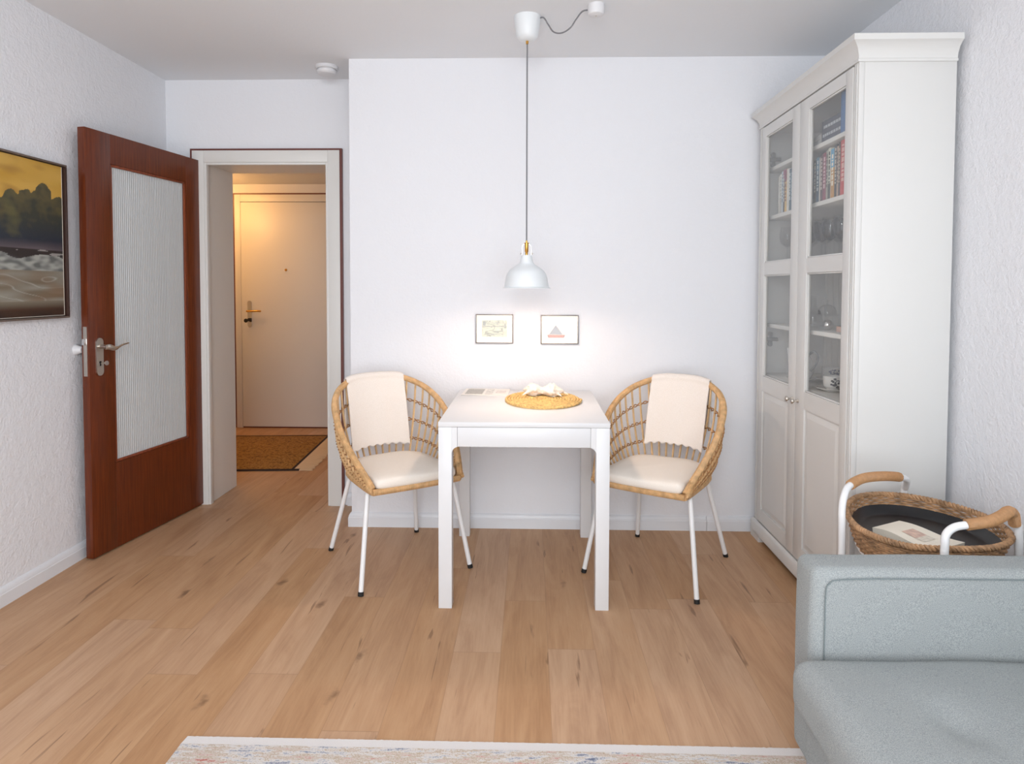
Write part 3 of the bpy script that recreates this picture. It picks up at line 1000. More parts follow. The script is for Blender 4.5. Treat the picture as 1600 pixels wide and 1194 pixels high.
part('supply_cord', b, M_['cordg'], pd, label='grey cord looping below the ceiling')
b = BM()
lathe(b, [(0, 2.425), (.020, 2.425), (.032, 2.429), (.0355, 2.436), (.0355, 2.471), (0, 2.471)], 40, Matrix.Translation((BXC[0], BXC[1], 0)))
jb = thing('ceiling_rose', (BXC[0], BXC[1], 2.471), 'small round white ceiling connection box at the end of the looping cord', 'ceiling outlet')
part('housing', b, M_['plastw'], jb)
b = BM(); lathe(b, [(0, 2.4235), (.004, 2.4235), (.004, 2.4255), (0, 2.4255)], 12, Matrix.Translation((BXC[0], BXC[1], 0)))
part('screw', b, M_['steel'], jb)

# smoke detector
sd = thing('smoke_detector', (-1.105, .115, HC), 'round white smoke detector on the ceiling above the doorway', 'smoke detector')
b = BM(); lathe(b, [(0, HC - .018), (.056, HC - .018), (.060, HC - .014), (.060, HC), (0, HC)], 48, Matrix.Translation((-1.105, .115, 0)))
part('base', b, M_['plastw'], sd)
b = BM(); lathe(b, [(0, HC - .046), (.028, HC - .046), (.046, HC - .043), (.052, HC - .036), (.053, HC - .024), (.047, HC - .0235), (.047, HC - .018), (0, HC - .018)], 48, Matrix.Translation((-1.105, .115, 0)))
part('cover', b, M_['plastw'], sd)

# ------------------------------------------------------------------ two small pictures
def art_map(co):
    u, v = co.x / .130, (co.z - .001) / .086     # -.5...5
    base = lerp(srgb(208, 204, 178), srgb(190, 192, 166), .5 + nz(u * 5, v * 5, 2))
    if abs(nz(u * 3.2, v * 6, 1)) < .05: base = srgb(150, 148, 128)
    if v > .12 and abs((v * 9) % 1 - .5) < .12 and nz(u * 30, v * 4, 4) > -.05: base = lerp(base, srgb(140, 136, 120), .6)
    if -.47 < u < -.36 and .18 < v < .45: base = srgb(110, 110, 100) if nz(u * 60, v * 30) > -.1 else srgb(170, 168, 150)
    if .38 < u < .47 and 0 < v < .3: base = srgb(118, 116, 106) if nz(u * 50, v * 25) > -.15 else base
    if abs(v - .12) < .02 or abs(u - .34) < .01: base = srgb(150, 146, 130)
    return base
def art_boat(co):
    x, z = co.x, co.z
    w = srgb(243, 228, 214)
    # paper hat shaped sail above a red boat
    if -.0265 < z < .023 and abs(x + .020) < (.023 - z) * .74:
        return lerp(srgb(120, 120, 124), srgb(178, 178, 180), .5 + nz(x * 420, z * 420) * 1.2)
    if -.043 < z <= -.0275 and abs(x + .018) < .048 - (-.0275 - z) * .5:
        return srgb(222, 118, 92) if z > -.032 or abs(x + .018) < .036 else srgb(150, 104, 88)
    if x > .016 and -.026 < z < .034:
        r = int((z + .05) / .006)
        if abs(((z + .05) / .006) % 1 - .5) < .18 and nz(x * 300, r * 7.7) > .0: return srgb(214, 200, 192)
    if x < -.02 and .008 < z < .014 and nz(x * 200, 3) > 0: return srgb(220, 206, 196)
    return w
def picture(x0, x1, z0, z1, fn, pw, ph, lab):
    cx, cz = (x0 + x1) / 2, (z0 + z1) / 2
    t = thing('framed_picture', (cx, 0, cz), lab, 'picture', group='small framed pictures above the table')
    fw = .0045; y0 = -.014
    b = BM()
    box(b, x0, x0 + fw, y0, -.001, z0, z1, .0008); box(b, x1 - fw, x1, y0, -.001, z0, z1, .0008)
    box(b, x0 + fw, x1 - fw, y0, -.001, z0, z0 + fw, .0008); box(b, x0 + fw, x1 - fw, y0, -.001, z1 - fw, z1, .0008)
    part('frame', b, M_['frame_s'], t)
    part('mat_board', box(BM(), x0 + fw, x1 - fw, -.008, -.002, z0 + fw, z1 - fw), M_['paper'], t)
    bm = BM()
    grid(bm, lambda u, v: (pw * (u - .5), -.0085, ph * (v - .5)), 110, 80)
    o = part('print', bm, M_['print'], t, world=False)
    paint(o.data, fn)
    part('cover_glass', box(BM(), x0 + fw, x1 - fw, -.0115, -.0095, z0 + fw, z1 - fw), M_['glass_clear'], t)
picture(-.2875, -.090, .985, 1.139, lambda c: art_map(c) if abs(c.x) < .065 and abs(c.z - .001) < .043 else srgb(243, 232, 214), .170, .130, 'small silver framed picture of a greenish old document, left one above the table')
picture(.0545, .2525, .982, 1.136, art_boat, .170, .130, 'small silver framed picture of a red boat with grey triangular sail')
# left print uses its own proportions
# ------------------------------------------------------------------ seascape painting on the left wall
pt = thing('seascape_painting', (XL, -1.03, 1.14), 'oil painting of dark clouds over surf, framed, on the left wall', 'painting')
PYA, PYB, PZA, PZB = -1.55, -.528, 1.138, 1.822
def sea(co):
    s = (co.y + .99) / .92; v = (co.z) / .66   # v 0 bottom 1 top
    y = co.y
    sky = lerp(srgb(196, 150, 52), srgb(214, 172, 84), .5 + .8 * nz(y * 4, v * 9, 1))
    sky = lerp(sky, srgb(160, 118, 50), max(0, nz(y * 9, v * 22, 5)))
    # cloud outline (heaps)
    z = co.z
    top = .70 + .02 * nz(y * 9, 0, 3)
    for cy_, cz_, cr_ in ((-.658, .535, .046), (-.70, .500, .042), (-.755, .500, .042), (-.83, .482, .048), (-.61, .480, .040), (-.565, .495, .040), (-.93, .45, .06), (-1.02, .50, .07), (-1.12, .47, .06), (-1.22, .51, .06), (-1.34, .46, .07)):
        rr_ = cr_ * (1 + .16 * nz(y * 45, z * 45, 8))
        if abs(y - cy_) < rr_: top = max(top, (cz_ + sqrt(rr_ ** 2 - (y - cy_) ** 2)) / .66)
    c = sky
    if v < top:
        d = (top - v)
        c = lerp(srgb(92, 84, 56), srgb(54, 58, 50), d * 5 + .9 * nz(y * 16, v * 16, 6) + .5 * nz(y * 40, v * 34, 9))
        c = lerp(c, srgb(34, 44, 58), (0.66 - v) * 7)
        c = lerp(c, srgb(104, 100, 62), max(0, nz(y * 9 + 3, v * 9, 11) + .3 * nz(y * 30, v * 30, 12) - .12) * 1.2)
    if v < .51: c = lerp(srgb(34, 42, 56), srgb(96, 86, 92), (.51 - v) * 16 + .4 * nz(y * 5, v * 20))
    if v < .45:
        c = srgb(44, 38, 38)
        crest = .41 + .035 * nz(y * 7, 0, 9)
        if v < crest:
            c = lerp(srgb(170, 172, 166), srgb(104, 108, 106), .5 + nz(y * 22, v * 40, 2) * 1.3)
            if nz(y * 9 + v * 20, v * 26, 4) > .36 and v > .36: c = srgb(52, 50, 50)
        elif nz(y * 9, v * 60, 7) > .22: c = srgb(156, 152, 148)
    if v < .31:
        c = lerp(srgb(122, 110, 92), srgb(150, 146, 134), .5 + nz(y * 5, v * 30, 3) * 1.2)
        if abs(nz(y * 6, v * 15, 12)) < .06: c = lerp(c, srgb(176, 176, 168), .8 - abs(nz(y * 6, v * 15, 12)) * 12)
        c = lerp(c, srgb(128, 98, 70), max(0, nz(y * 6, v * 10, 20)) * 1.4)
    if v < .115: c = lerp(srgb(128, 120, 104), srgb(70, 44, 28), (.115 - v) * 20)
    if v < .06: c = lerp(srgb(70, 44, 28), srgb(48, 30, 20), .5 + nz(y * 9, v * 20))
    return c
bm = BM()
grid(bm, lambda u, v: (.019, (PYA + .03) + (PYB - PYA - .052) * u, .012 + (PZB - PZA - .026) * v), 300, 220)
bm.transform(Matrix.Translation((0, 1.03, 0)))
o = part('canvas_painting', bm, M_['canvas'], pt, world=False)
paint(o.data, lambda c: sea(Vector((c.x, c.y - 1.03, c.z))))
b = BM(); box(b, XL + .002, XL + .0188, PYA + .022, PYB - .018, PZA + .012, PZB - .012)
part('canvas_edge', b, M_['paper'], pt)
b = BM()
box(b, XL, XL + .030, PYA, PYB, PZB - .008, PZB, .001); box(b, XL, XL + .030, PYA, PYB, PZA, PZA + .008, .001)
box(b, XL, XL + .004, PYA, PYB, PZA, PZB)
part('frame', b, M_['frame_b'], pt)
for ya in (PYB - .009, PYA):
    part('side_rail', box(BM(), XL + .004, XL + .030, ya, ya + .009, PZA + .008, PZB - .008, .001), M_['frame_d'], pt, label='dark brown side rail')


# ------------------------------------------------------------------ display cabinet
KX, KB, KY0, KY1 = 1.165, 1.507, -1.045, -.06     # front plane, back, near, far
cb = thing('display_cabinet', ((KX + KB) / 2, (KY0 + KY1) / 2, 0), 'tall white display cabinet with two half-glazed doors against the right wall', 'cabinet')
b = BM()
box(b, KX + .02, KB, KY0, KY0 + .020, .0, 2.09, .001); box(b, KX + .02, KB, KY1 - .020, KY1, 0, 2.09, .001)
box(b, KX + .02, KB, KY0 + .02, KY1 - .02, 2.06, 2.09); box(b, KX + .02, KB, KY0 + .02, KY1 - .02, .085, .105)
part('carcass', b, M_['cabw'], cb)
b = BM()
box(b, KB - .012, KB - .002, KY0 + .02, KY1 - .02, .10, 2.06)
k = KY0 + .03
while k < KY1 - .03:
    box(b, KB - .0145, KB - .012, k, k + .058, .10, 2.06, .001); k += .0605
part('back_panel', b, M_['cabin'], cb)
# front corner pilasters, fluted
for y0, y1 in ((KY0, KY0 + .035), (KY1 - .035, KY1)):
    b = BM(); box(b, KX, KX + .0198, y0, y1, .085, 2.09, .0015)
    for q in range(2):
        yy = y0 + .009 + q * .012
        box(b, KX - .003, KX + .001, yy, yy + .006, .10, 2.08, .0012)
    part('pilaster', b, M_['cabw'], cb)
# cornice and plinth
b = BM()
CP = [(-.02, 2.083), (.006, 2.083), (.006, 2.092), (.003, 2.095), (.006, 2.112), (.014, 2.130), (.028, 2.144), (.036, 2.149), (.036, 2.170), (-.02, 2.170)]
path = [(KB, KY0), (KX, KY0), (KX, KY1), (KB, KY1)]
sweep_rect(b, path, CP)
box(b, KX + .015, KB, KY0 + .015, KY1 - .015, 2.092, 2.168)
part('cornice', b, M_['cabw'], cb)
b = BM()
PP = [(-.012, .03), (.015, .03), (.015, .078), (.010, .086), (.004, .092), (-.012, .092)]
sweep_rect(b, path, PP)
for (xa, xb, ya, yb) in ((KX - .015, KX + .012, KY0 - .015, KY0 + .10), (KX - .015, KX + .012, KY1 - .10, KY1 + .015), (KX, KX + .1, KY0 - .015, KY0 + .012), (KB - .1, KB, KY0 - .015, KY0 + .012)):
    box(b, xa, xb, ya, yb, 0, .032)
part('plinth', b, M_['cabw'], cb)
SH = [1.868, 1.629, 1.375, 1.092, .838, .42]
for z in SH:
    part('shelf', box(BM(), KX + .028, KB - .015, KY0 + .021, KY1 - .021, z - .009, z + .009, .001), M_['cabin'], cb)
# doors
def cab_door(y0, y1, gy0, gy1, knob_y, hinge_y):
    zt, zb = 2.0775, .100
    X0, X1 = KX - .004, KX + .016
    bm = BM()
    e = .0005
    box(bm, X0, X1, y0, gy0, zb, zt, .0015); box(bm, X0, X1, gy1, y1, zb, zt, .0015)
    for a, c in ((2.028, zt), (1.343, 1.406), (.765, .840), (zb, .165)):
        box(bm, X0 + e, X1 - e, gy0 - .001, gy1 + .001, a + e, c - e)
    # small ovolo mouldings round the openings
    for a, c in ((1.406, 2.028), (.840, 1.343)):
        for ya, yb, za, zb_ in ((gy0, gy0 + .006, a, c), (gy1 - .006, gy1, a, c), (gy0, gy1, a, a + .006), (gy0, gy1, c - .006, c)):
            box(bm, X0 + .004, X1 - .003, ya, yb, za, zb_, .0015)
    d = part('door', bm, M_['cabw'], cb)
    for a, c in ((1.406, 2.028), (.840, 1.343)):
        part('glass_pane', box(BM(), KX + .006, KX + .009, gy0 + .002, gy1 - .002, a + .002, c - .002), M_['glass'], d)
    # raised lower panel
    bm = BM()
    pz0, pz1 = .165, .765
    box(bm, KX + .004, KX + .012, gy0, gy1, pz0, pz1)
    t = BM()
    a = [(KX + .0045, gy0 + .006, pz0 + .006), (KX + .0045, gy1 - .006, pz0 + .006), (KX + .0045, gy1 - .006, pz1 - .006), (KX + .0045, gy0 + .006, pz1 - .006)]
    m_ = .032
    c = [(KX - .002, gy0 + m_, pz0 + m_), (KX - .002, gy1 - m_, pz0 + m_), (KX - .002, gy1 - m_, pz1 - m_), (KX - .002, gy0 + m_, pz1 - m_)]
    m2 = .026
    c0 = [(KX - .0005, gy0 + m2, pz0 + m2), (KX - .0005, gy1 - m2, pz0 + m2), (KX - .0005, gy1 - m2, pz1 - m2), (KX - .0005, gy0 + m2, pz1 - m2)]
    VA = [t.verts.new(p) for p in a]; VC0 = [t.verts.new(p) for p in c0]; VC = [t.verts.new(p) for p in c]
    for i in range(4):
        t.faces.new((VA[i], VA[(i + 1) % 4], VC0[(i + 1) % 4], VC0[i])); t.faces.new((VC0[i], VC0[(i + 1) % 4], VC[(i + 1) % 4], VC[i]))
    t.faces.new(VC)
    add(bm, t)
    part('raised_panel', bm, M_['cabw'], d, smooth=.1)
    bm = BM()
    lathe(bm, [(0, 0), (.009, 0), (.009, .002), (.0045, .006), (.0042, .016), (.010, .021), (.0125, .026), (.010, .031), (0, .032)], 24, Matrix.Translation((X0, knob_y, .790)) @ Matrix.Rotation(-pi / 2, 4, 'Y'))
    part('knob', bm, M_['steel'], d, label='round metal knob')
    for hz_ in (1.925, 1.02):
        bm = BM()
        s = 1 if hinge_y > -.5 else -1
        box(bm, X1 + .004, X1 + .075, hinge_y - .002 * s, hinge_y - .022 * s, hz_ - .009, hz_ + .009, .004)
        for dz in (-.026, .026):
            lathe(bm, [(0, 0), (.012, 0), (.011, .008), (0, .010)], 20, Matrix.Translation((X1 + .040, hinge_y, hz_ + dz)) @ Matrix.Rotation(s * pi / 2, 4, 'X'))
        box(bm, X1 + .030, X1 + .050, hinge_y, hinge_y - .008 * s, hz_ - .030, hz_ + .030, .003)
        box(bm, X1 + .0, X1 + .014, hinge_y - .006 * s, hinge_y - .03 * s, hz_ - .018, hz_ + .018, .005)
        part('hinge', bm, M_['hinge'], d, label='metal cup hinge')
cab_door(-1.009, -.5545, -.957, -.643, -.583, -1.024)
cab_door(-.5515, -.096, -.473, -.150, -.523, -.081)

# books ------------------------------------------------------------
def book(y, z, w, h, dep, cover, name='book', x=1.200, lean=0, label='', title=None, band=None, group='books on the upper shelf'):
    """upright book: spine faces the room (-x); y is its near side"""
    t = thing(name, (x, y, z), label, 'book', group=group)
    t.rotation_euler = (lean, 0, 0)
    bm = BM()
    box(bm, 0, dep, 0, .0022, 0, h, .0005); box(bm, 0, dep, w - .0022, w, 0, h, .0005)
    box(bm, -.0015, .002, 0, w, 0, h, .0008)
    part('cover', bm, simple('book_cover', cover, .45, bump=.05, var=.12, vscale=40), t, world=False)
    part('pages', box(BM(), .002, dep - .004, .0022, w - .0022, .003, h - .003), M_['paper'], t, world=False)
    if title:
        bm = BM()
        rr = random.Random(int(y * 1000))
        z0 = h * .25
        while z0 < h * .9:
            l_ = rr.uniform(.006, .02)
            box(bm, -.0022, -.0014, w * .28, w * .72, z0, min(z0 + l_, h * .93)); z0 += l_ + .005
        part('spine_title', bm, simple('spine_print', title, .5, bump=.02), t, world=False)
    if band:
        bm = BM(); box(bm, -.0021, -.0013, .0005, w - .0005, h * band[1], h * band[2])
        part('spine_band', bm, simple('spine_band', band[0], .5, bump=.02), t, world=False)
    return t
S = srgb
Z2 = 1.6385
right_books = [ # from near (right in the photo) to far
    (.040, .211, S(206, 62, 62), S(238, 190, 180), None, 'thick red book at the right end of the upper book row'),
    (.014, .208, S(70, 58, 52), S(196, 184, 160), None, 'dark brown book beside the thick red book'),
    (.012, .196, S(196, 168, 150), S(90, 70, 60), None, 'slim beige book between dark spines behind the right glass door'),
    (.018, .206, S(46, 44, 48), S(206, 200, 190), None, 'black book with pale lettering left of the red book'),
    (.030, .194, S(202, 150, 78), S(250, 240, 220), (S(86, 168, 208), .62, 1.0), 'ochre book with a sky blue top behind the right glass door'),
    (.022, .203, S(214, 214, 200), S(60, 66, 60), (S(44, 48, 46), .0, .30), 'white book with a dark lower spine behind the right glass door'),
    (.016, .198, S(172, 172, 160), S(60, 70, 60), None, 'grey-green book with black lettering behind the right glass door'),
    (.028, .193, S(140, 54, 78), S(222, 190, 196), None, 'wine red book behind the right glass door'),
    (.020, .189, S(84, 52, 60), S(210, 196, 190), None, 'dark plum book next to the wine red one'),
    (.010, .182, S(214, 206, 196), None, None, 'slim white book leaning among the dark books'),
    (.026, .186, S(62, 96, 120), S(216, 226, 226), (S(98, 150, 178), .7, 1.0), 'blue book at the left edge of the right glass pane'),
    (.022, .180, S(90, 96, 90), S(200, 200, 190), None, 'grey book hidden partly by the centre stile'),
]
y = -.887
for w, h, c, ti, bd, lab in right_books:
    book(y, Z2, w, h, .13, c, title=ti, band=bd, label=lab); y += w + .0015
left_books = [ # far row, seen through the left door, from near to far
    (.022, .185, S(60, 92, 118), S(190, 210, 220), None, 'blue book at the right edge of the left glass pane'),
    (.018, .192, S(70, 110, 130), S(220, 226, 226), None, 'teal book behind the left glass door'),
    (.026, .197, S(228, 226, 218), None, None, 'thick white book behind the left glass door'),
    (.024, .200, S(228, 190, 110), S(120, 50, 70), (S(150, 60, 96), .72, 1.0), 'yellow book with purple top behind the left glass door'),
    (.016, .198, S(60, 58, 66), S(200, 200, 200), (S(150, 60, 96), .8, 1.0), 'dark book beside the yellow one behind the left door'),
    (.018, .196, S(196, 210, 220), S(90, 110, 130), None, 'pale blue book behind the left glass door'),
    (.020, .186, S(226, 224, 214), S(150, 150, 140), (S(190, 186, 176), 0, .4), 'cream book near the left end of the row'),
    (.018, .180, S(206, 204, 196), None, None, 'light grey book at the far left end of the row'),
]
y = -.392
for w, h, c, ti, bd, lab in left_books:
    book(y, Z2, w, h, .13, c, title=ti, band=bd, label=lab); y += w + .0015
Z1 = 1.8775
book(-.878, Z1, .036, .165, .16, S(52, 108, 168), title=None, label='tall blue book standing on the topmost shelf', group='things on the topmost shelf')
gb = thing('game_box', (1.29, -.75, Z1), 'dark blue box with pale lettering lying on the topmost cabinet shelf', 'box', group='things on the topmost shelf')
part('box_body', box(BM(), 1.205, 1.38, -.838, -.665, Z1, Z1 + .088, .001), simple('navy_card', S(66, 72, 88), .5, bump=.03), gb)
b = BM(); rr = random.Random(5)
for rz_ in (.056, .022):
    yy = -.828
    while yy < -.69:
        l_ = rr.uniform(.008, .02); box(b, 1.2042, 1.2052, yy, yy + l_, Z1 + rz_, Z1 + rz_ + .011); yy += l_ + .005
part('lettering', b, simple('pale_print', S(186, 190, 196), .5, bump=.02), gb, label='pale lettering')
b = BM(); box(b, 1.205, 1.34, -.660, -.58, Z1, Z1 + .022, .001); box(b, 1.203, 1.342, -.661, -.579, Z1 + .0222, Z1 + .040, .001)
whole('card_box', b, simple('grey_card', S(178, 178, 176), .6, bump=.03, var=.2, vscale=60), (1.27, -.62, Z1), 'small pale box beside the dark blue box on the topmost shelf', 'box', group='things on the topmost shelf')

# glassware ---------------------------------------------------------
def wine_glass(h=.19, r=.036):
    bm = BM()
    lathe(bm, [(0, .001), (.032, .001), (.032, .003), (.010, .006), (.0035, .012), (.003, h * .45), (.008, h * .49), (r * .8, h * .58), (r, h * .72), (r * .95, h * .86), (r * .8, h), (r * .77, h), (r * .92, h * .86), (r * .96, h * .72), (r * .77, h * .59), (.006, h * .505), (0, h * .5)], 32)
    return bm
WGz = 1.3845
wg = None
spots = [(1.25, -.47), (1.33, -.44), (1.26, -.56), (1.34, -.55), (1.25, -.66), (1.33, -.65), (1.255, -.75), (1.34, -.74), (1.26, -.84), (1.24, -.235), (1.33, -.30)]
labs = ['wine glass behind the centre stile, front row', 'wine glass behind the centre stile, back row', 'wine glass in the front row behind the left part of the right pane', 'wine glass in the back row behind the left part of the right pane',
        'wine glass in the middle of the front row behind the right pane', 'wine glass in the middle of the back row behind the right pane', 'wine glass in the front row near the right edge of the right pane',
        'wine glass in the back row near the right edge of the right pane', 'rightmost wine glass in the front row on the middle shelf', 'wine glass standing alone in front behind the left glass door', 'wine glass standing deeper in behind the left glass door']
for (x, y), lab in zip(spots, labs):
    if wg is None:
        wg = whole('wine_glass', wine_glass(), M_['glassware'], (0, 0, 0), lab, 'wine glass', 'wine glasses on the middle shelf', world=False); o = wg
    else:
        o = wg.copy(); COL.objects.link(o)
    o.location = (x, y, WGz); o['label'] = lab
Z3 = 1.1015
ca = BM()
lathe(ca, [(0, .001), (.038, .001), (.042, .008), (.042, .05), (.034, .075), (.017, .095), (.015, .13), (.020, .145), (.018, .145), (.013, .13), (.015, .097), (.032, .074), (.040, .05), (.040, .009), (0, .005)], 36)
whole('glass_carafe', ca, M_['glassware'], (1.27, -.460, Z3), 'clear glass carafe behind the right glass door', 'carafe', world=False)
cs = BM()
lathe(cs, [(0, .001), (.04, .001), (.04, .004), (.010, .012), (.008, .055), (.012, .066), (.065, .070), (.072, .076), (.07, .078), (.0, .073)], 40)
CSS = .72
cs2 = thing('glass_cake_stand', (1.38, -.36, Z3), 'clear footed glass cake stand beside the carafe', 'cake stand')
cs.transform(Matrix.Diagonal((CSS, CSS, CSS, 1))); part('foot_and_plate', cs, M_['glassware'], cs2, world=False)
b = BM(); lathe(b, [(.055, .078), (.055, .10), (.045, .125), (.02, .14), (.006, .143), (.006, .155), (.012, .165), (0, .17), (0, .168), (.004, .165), (.004, .141), (.019, .138), (.043, .124), (.053, .10), (.053, .078)], 36)
b.transform(Matrix.Diagonal((CSS, CSS, CSS, 1))); part('dome', b, M_['glassware'], cs2, world=False)
b = BM(); bmesh.ops.create_uvsphere(b, u_segments=32, v_segments=20, radius=.023)
for v in b.verts: v.co.z = max(v.co.z, -.022)
b2 = simple('mirror_glass_ball', S(214, 210, 206), .08, .9, bump=.01)
whole('glass_ball', b, b2, (1.26, -.63, Z3 + .022), 'shiny glass ball on the shelf behind the right glass door', 'ball', world=False)
fg = thing('figurine', (1.275, -.775, Z3), 'small figurine in white, dark green and red on a pink block at the shelf edge', 'figurine')
part('block', box(BM(), -.025, .025, -.03, .045, 0, .022, .001), simple('peach_block', S(232, 186, 166), .6, bump=.05), fg, world=False)
b = BM(); lathe(b, [(0, .022), (.014, .022), (.016, .03), (.013, .045), (.009, .056), (0, .058)], 24)
part('body', b, simple('white_glazed', S(226, 222, 216), .3, bump=.02), fg, world=False)
b = BM(); lathe(b, [(.0, .045), (.0135, .046), (.0115, .053), (.009, .064), (0, .068)], 24)
part('coat', b, simple('dark_green_coat', S(50, 66, 58), .5, bump=.02), fg, world=False)
b = BM(); lathe(b, [(0, .066), (.008, .068), (.009, .075), (.004, .085), (0, .09)], 20)
part('hat', b, simple('red_hat', S(190, 46, 52), .5, bump=.02), fg, world=False)
# china on the lower glazed shelf
Z4 = .8475
def saucer_bm(r=.064):
    bm = BM(); lathe(bm, [(0, .001), (r * .45, .001), (r * .5, .004), (r * .85, .010), (r, .015), (r * .98, .0165), (r * .5, .007), (0, .006)], 44); return bm
def cup(x, y, z, rz, ink, lab):
    c = thing('cup', (x, y, z), lab, 'cup', rz=rz, group='patterned cups on the lower shelf')
    bm = BM(); lathe(bm, [(0, 0), (.022, 0), (.023, .004), (.034, .014), (.037, .03), (.038, .058), (.036, .058), (.035, .03), (.031, .015), (0, .007)], 40)
    part('bowl', bm, M_['china'], c, world=False)
    bm = BM(); tube(bm, catmull([(.036, 0, .048), (.055, 0, .052), (.062, 0, .036), (.050, 0, .020), (.034, 0, .018)], 6), .0032, 8)
    part('handle', bm, M_['china'], c, world=False)
    bm = BM(); rr = random.Random(int(abs(y) * 1000))
    for i in range(26):
        a = rr.uniform(-2.6, -.55); zz = rr.uniform(.014, .040) if i < 18 else rr.uniform(.04, .05)
        s = rr.uniform(.003, .0075)
        rad = .0376 - .002 * (zz < .02)
        t = BM(); bmesh.ops.create_icosphere(t, subdivisions=1, radius=1)
        t.transform(Matrix.Translation((rad * cos(a), rad * sin(a), zz)) @ Matrix.Rotation(a, 4, 'Z') @ Matrix.Diagonal((.0009, s, s * .8, 1)))
        add(bm, t)
    part('motif', bm, ink, c, world=False, label='dark painted motif')
inkb = simple('pale_blue_glaze', S(96, 106, 138), .3, bump=.01)
cup(1.265, -.675, Z4 + .0075, .3, M_['ink'], 'white cup with a black motif on the front saucer')
cup(1.39, -.385, Z4 + .0075, .3, inkb, 'white cup with a blue motif on the rear saucer')
sc = whole('saucer', saucer_bm(), M_['china'], (1.265, -.675, Z4), 'white saucer under the cup with the black motif', 'saucer', 'white saucers on the lower shelf', world=False)
o = sc.copy(); COL.objects.link(o); o.location = (1.39, -.385, Z4); o['label'] = 'white saucer under the cup with the blue motif'
o = sc.copy(); COL.objects.link(o); o.location = (1.26, -.375, Z4); o['label'] = 'white saucer under the coffee pot'
tp = thing('coffee_pot', (1.26, -.375, Z4 + .0092), 'white china coffee pot with a curled handle on the lower shelf', 'coffee pot')
b = BM(); lathe(b, [(0, 0), (.036, 0), (.038, .006), (.052, .03), (.056, .055), (.048, .085), (.034, .11), (.030, .125), (.032, .13), (.02, .142), (.006, .147), (.006, .152), (.009, .16), (0, .166)], 44)
part('body', b, M_['china'], tp, world=False)
b = BM(); tube(b, catmull([(.02, -.028, .115), (.03, -.062, .135), (.034, -.092, .115), (.03, -.085, .08), (.02, -.052, .045)], 7), .0048, 10)
part('handle', b, simple('grey_blue_glaze', S(150, 152, 156), .2, bump=.01), tp, world=False)
b = BM(); tube(b, catmull([(-.02, .05, .045), (-.02, .075, .065), (-.02, .088, .10), (-.02, .108, .135)], 6), .009, 12, rf=lambda t: .013 - .008 * t)
part('spout', b, M_['china'], tp, world=False)

# ------------------------------------------------------------------ oval tray trolley
ZT = .56
ECX, ECY = 1.215, -1.375
tr = thing('tray_trolley', (ECX, ECY, 0), 'white steel serving trolley with an oval wicker tray behind the sofa', 'serving trolley')
E_P = catmull([(.989, -1.430, 0), (1.036, -1.284, 0), (1.135, -1.165, 0), (1.250, -1.137, 0), (1.352, -1.185, 0), (1.422, -1.290, 0), (1.436, -1.400, 0), (1.395, -1.520, 0), (1.300, -1.595, 0), (1.180, -1.613, 0), (1.060, -1.598, 0), (1.000, -1.525, 0)], 12, closed=True)
ECC = Vector((1.215, -1.38, 0))
def ering(s, z, wob=None):
    out = []
    n = len(E_P)
    for i, p in enumerate(E_P):
        q = ECC + (p - ECC) * s
        if wob is not None: q = q + (p - ECC).normalized() * wob(i)
        out.append(Vector((q.x, q.y, z)))
    return out
b = BM()
nE = len(E_P)
rows = 13
for j in range(rows):
    z = ZT - .088 + .088 * j / (rows - 1)
    s = .86 + .13 * (j / (rows - 1)) ** .8
    tube(b, ering(s, z, lambda i, j=j: .0032 * sin(i * pi / 2 + j * pi)), .0037, 6, closed=True)
part('wicker_tray', b, M_['basket'], tr)
b = BM()
for ph in (0, pi):
    pts = []
    MM = 720
    base = E_P
    for i in range(MM):
        f = i / MM * nE; k = int(f) % nE; p = base[k].lerp(base[(k + 1) % nE], f - int(f))
        o_ = (p - ECC).normalized(); a = i / MM * 2 * pi * 60 + ph
        pts.append(Vector((p.x, p.y, ZT)) + o_ * (.0048 * cos(a)) + Vector((0, 0, .0048 * sin(a))))
    tube(b, pts, .0052, 6, closed=True)
part('braided_rim', b, M_['basket'], tr)
b = BM()
P0 = ering(.86, ZT - .052); P1 = ering(.93, ZT - .030); P2 = ering(.80, ZT - .058)
pr = [ering(.0, ZT - .058), P2, P0, P1]
Vr = [[b.verts.new(p) for p in r] for r in pr[1:]]
for A, B in zip(Vr, Vr[1:]):
    for k in range(nE): b.faces.new((A[k], A[(k + 1) % nE], B[(k + 1) % nE], B[k]))
b.faces.new(Vr[0])
part('tray_liner', b, M_['traybl'], tr, label='black tray insert')
LHP = [(.963, -1.42, .012), (.958, -1.42, .50), (.960, -1.412, .595), (.975, -1.395, .638), (1.005, -1.363, .657), (1.075, -1.305, .664), (1.15, -1.270, .662), (1.215, -1.250, .655), (1.272, -1.205, .633), (1.303, -1.150, .59), (1.312, -1.122, .54), (1.312, -1.118, .012)]
RHP = [(1.122, -1.650, .012), (1.124, -1.646, .50), (1.126, -1.643, .575), (1.131, -1.640, .610), (1.152, -1.640, .630), (1.185, -1.645, .640), (1.245, -1.640, .648), (1.305, -1.605, .652), (1.350, -1.565, .650), (1.378, -1.545, .636), (1.395, -1.530, .600), (1.412, -1.525, .54), (1.415, -1.525, .012)]
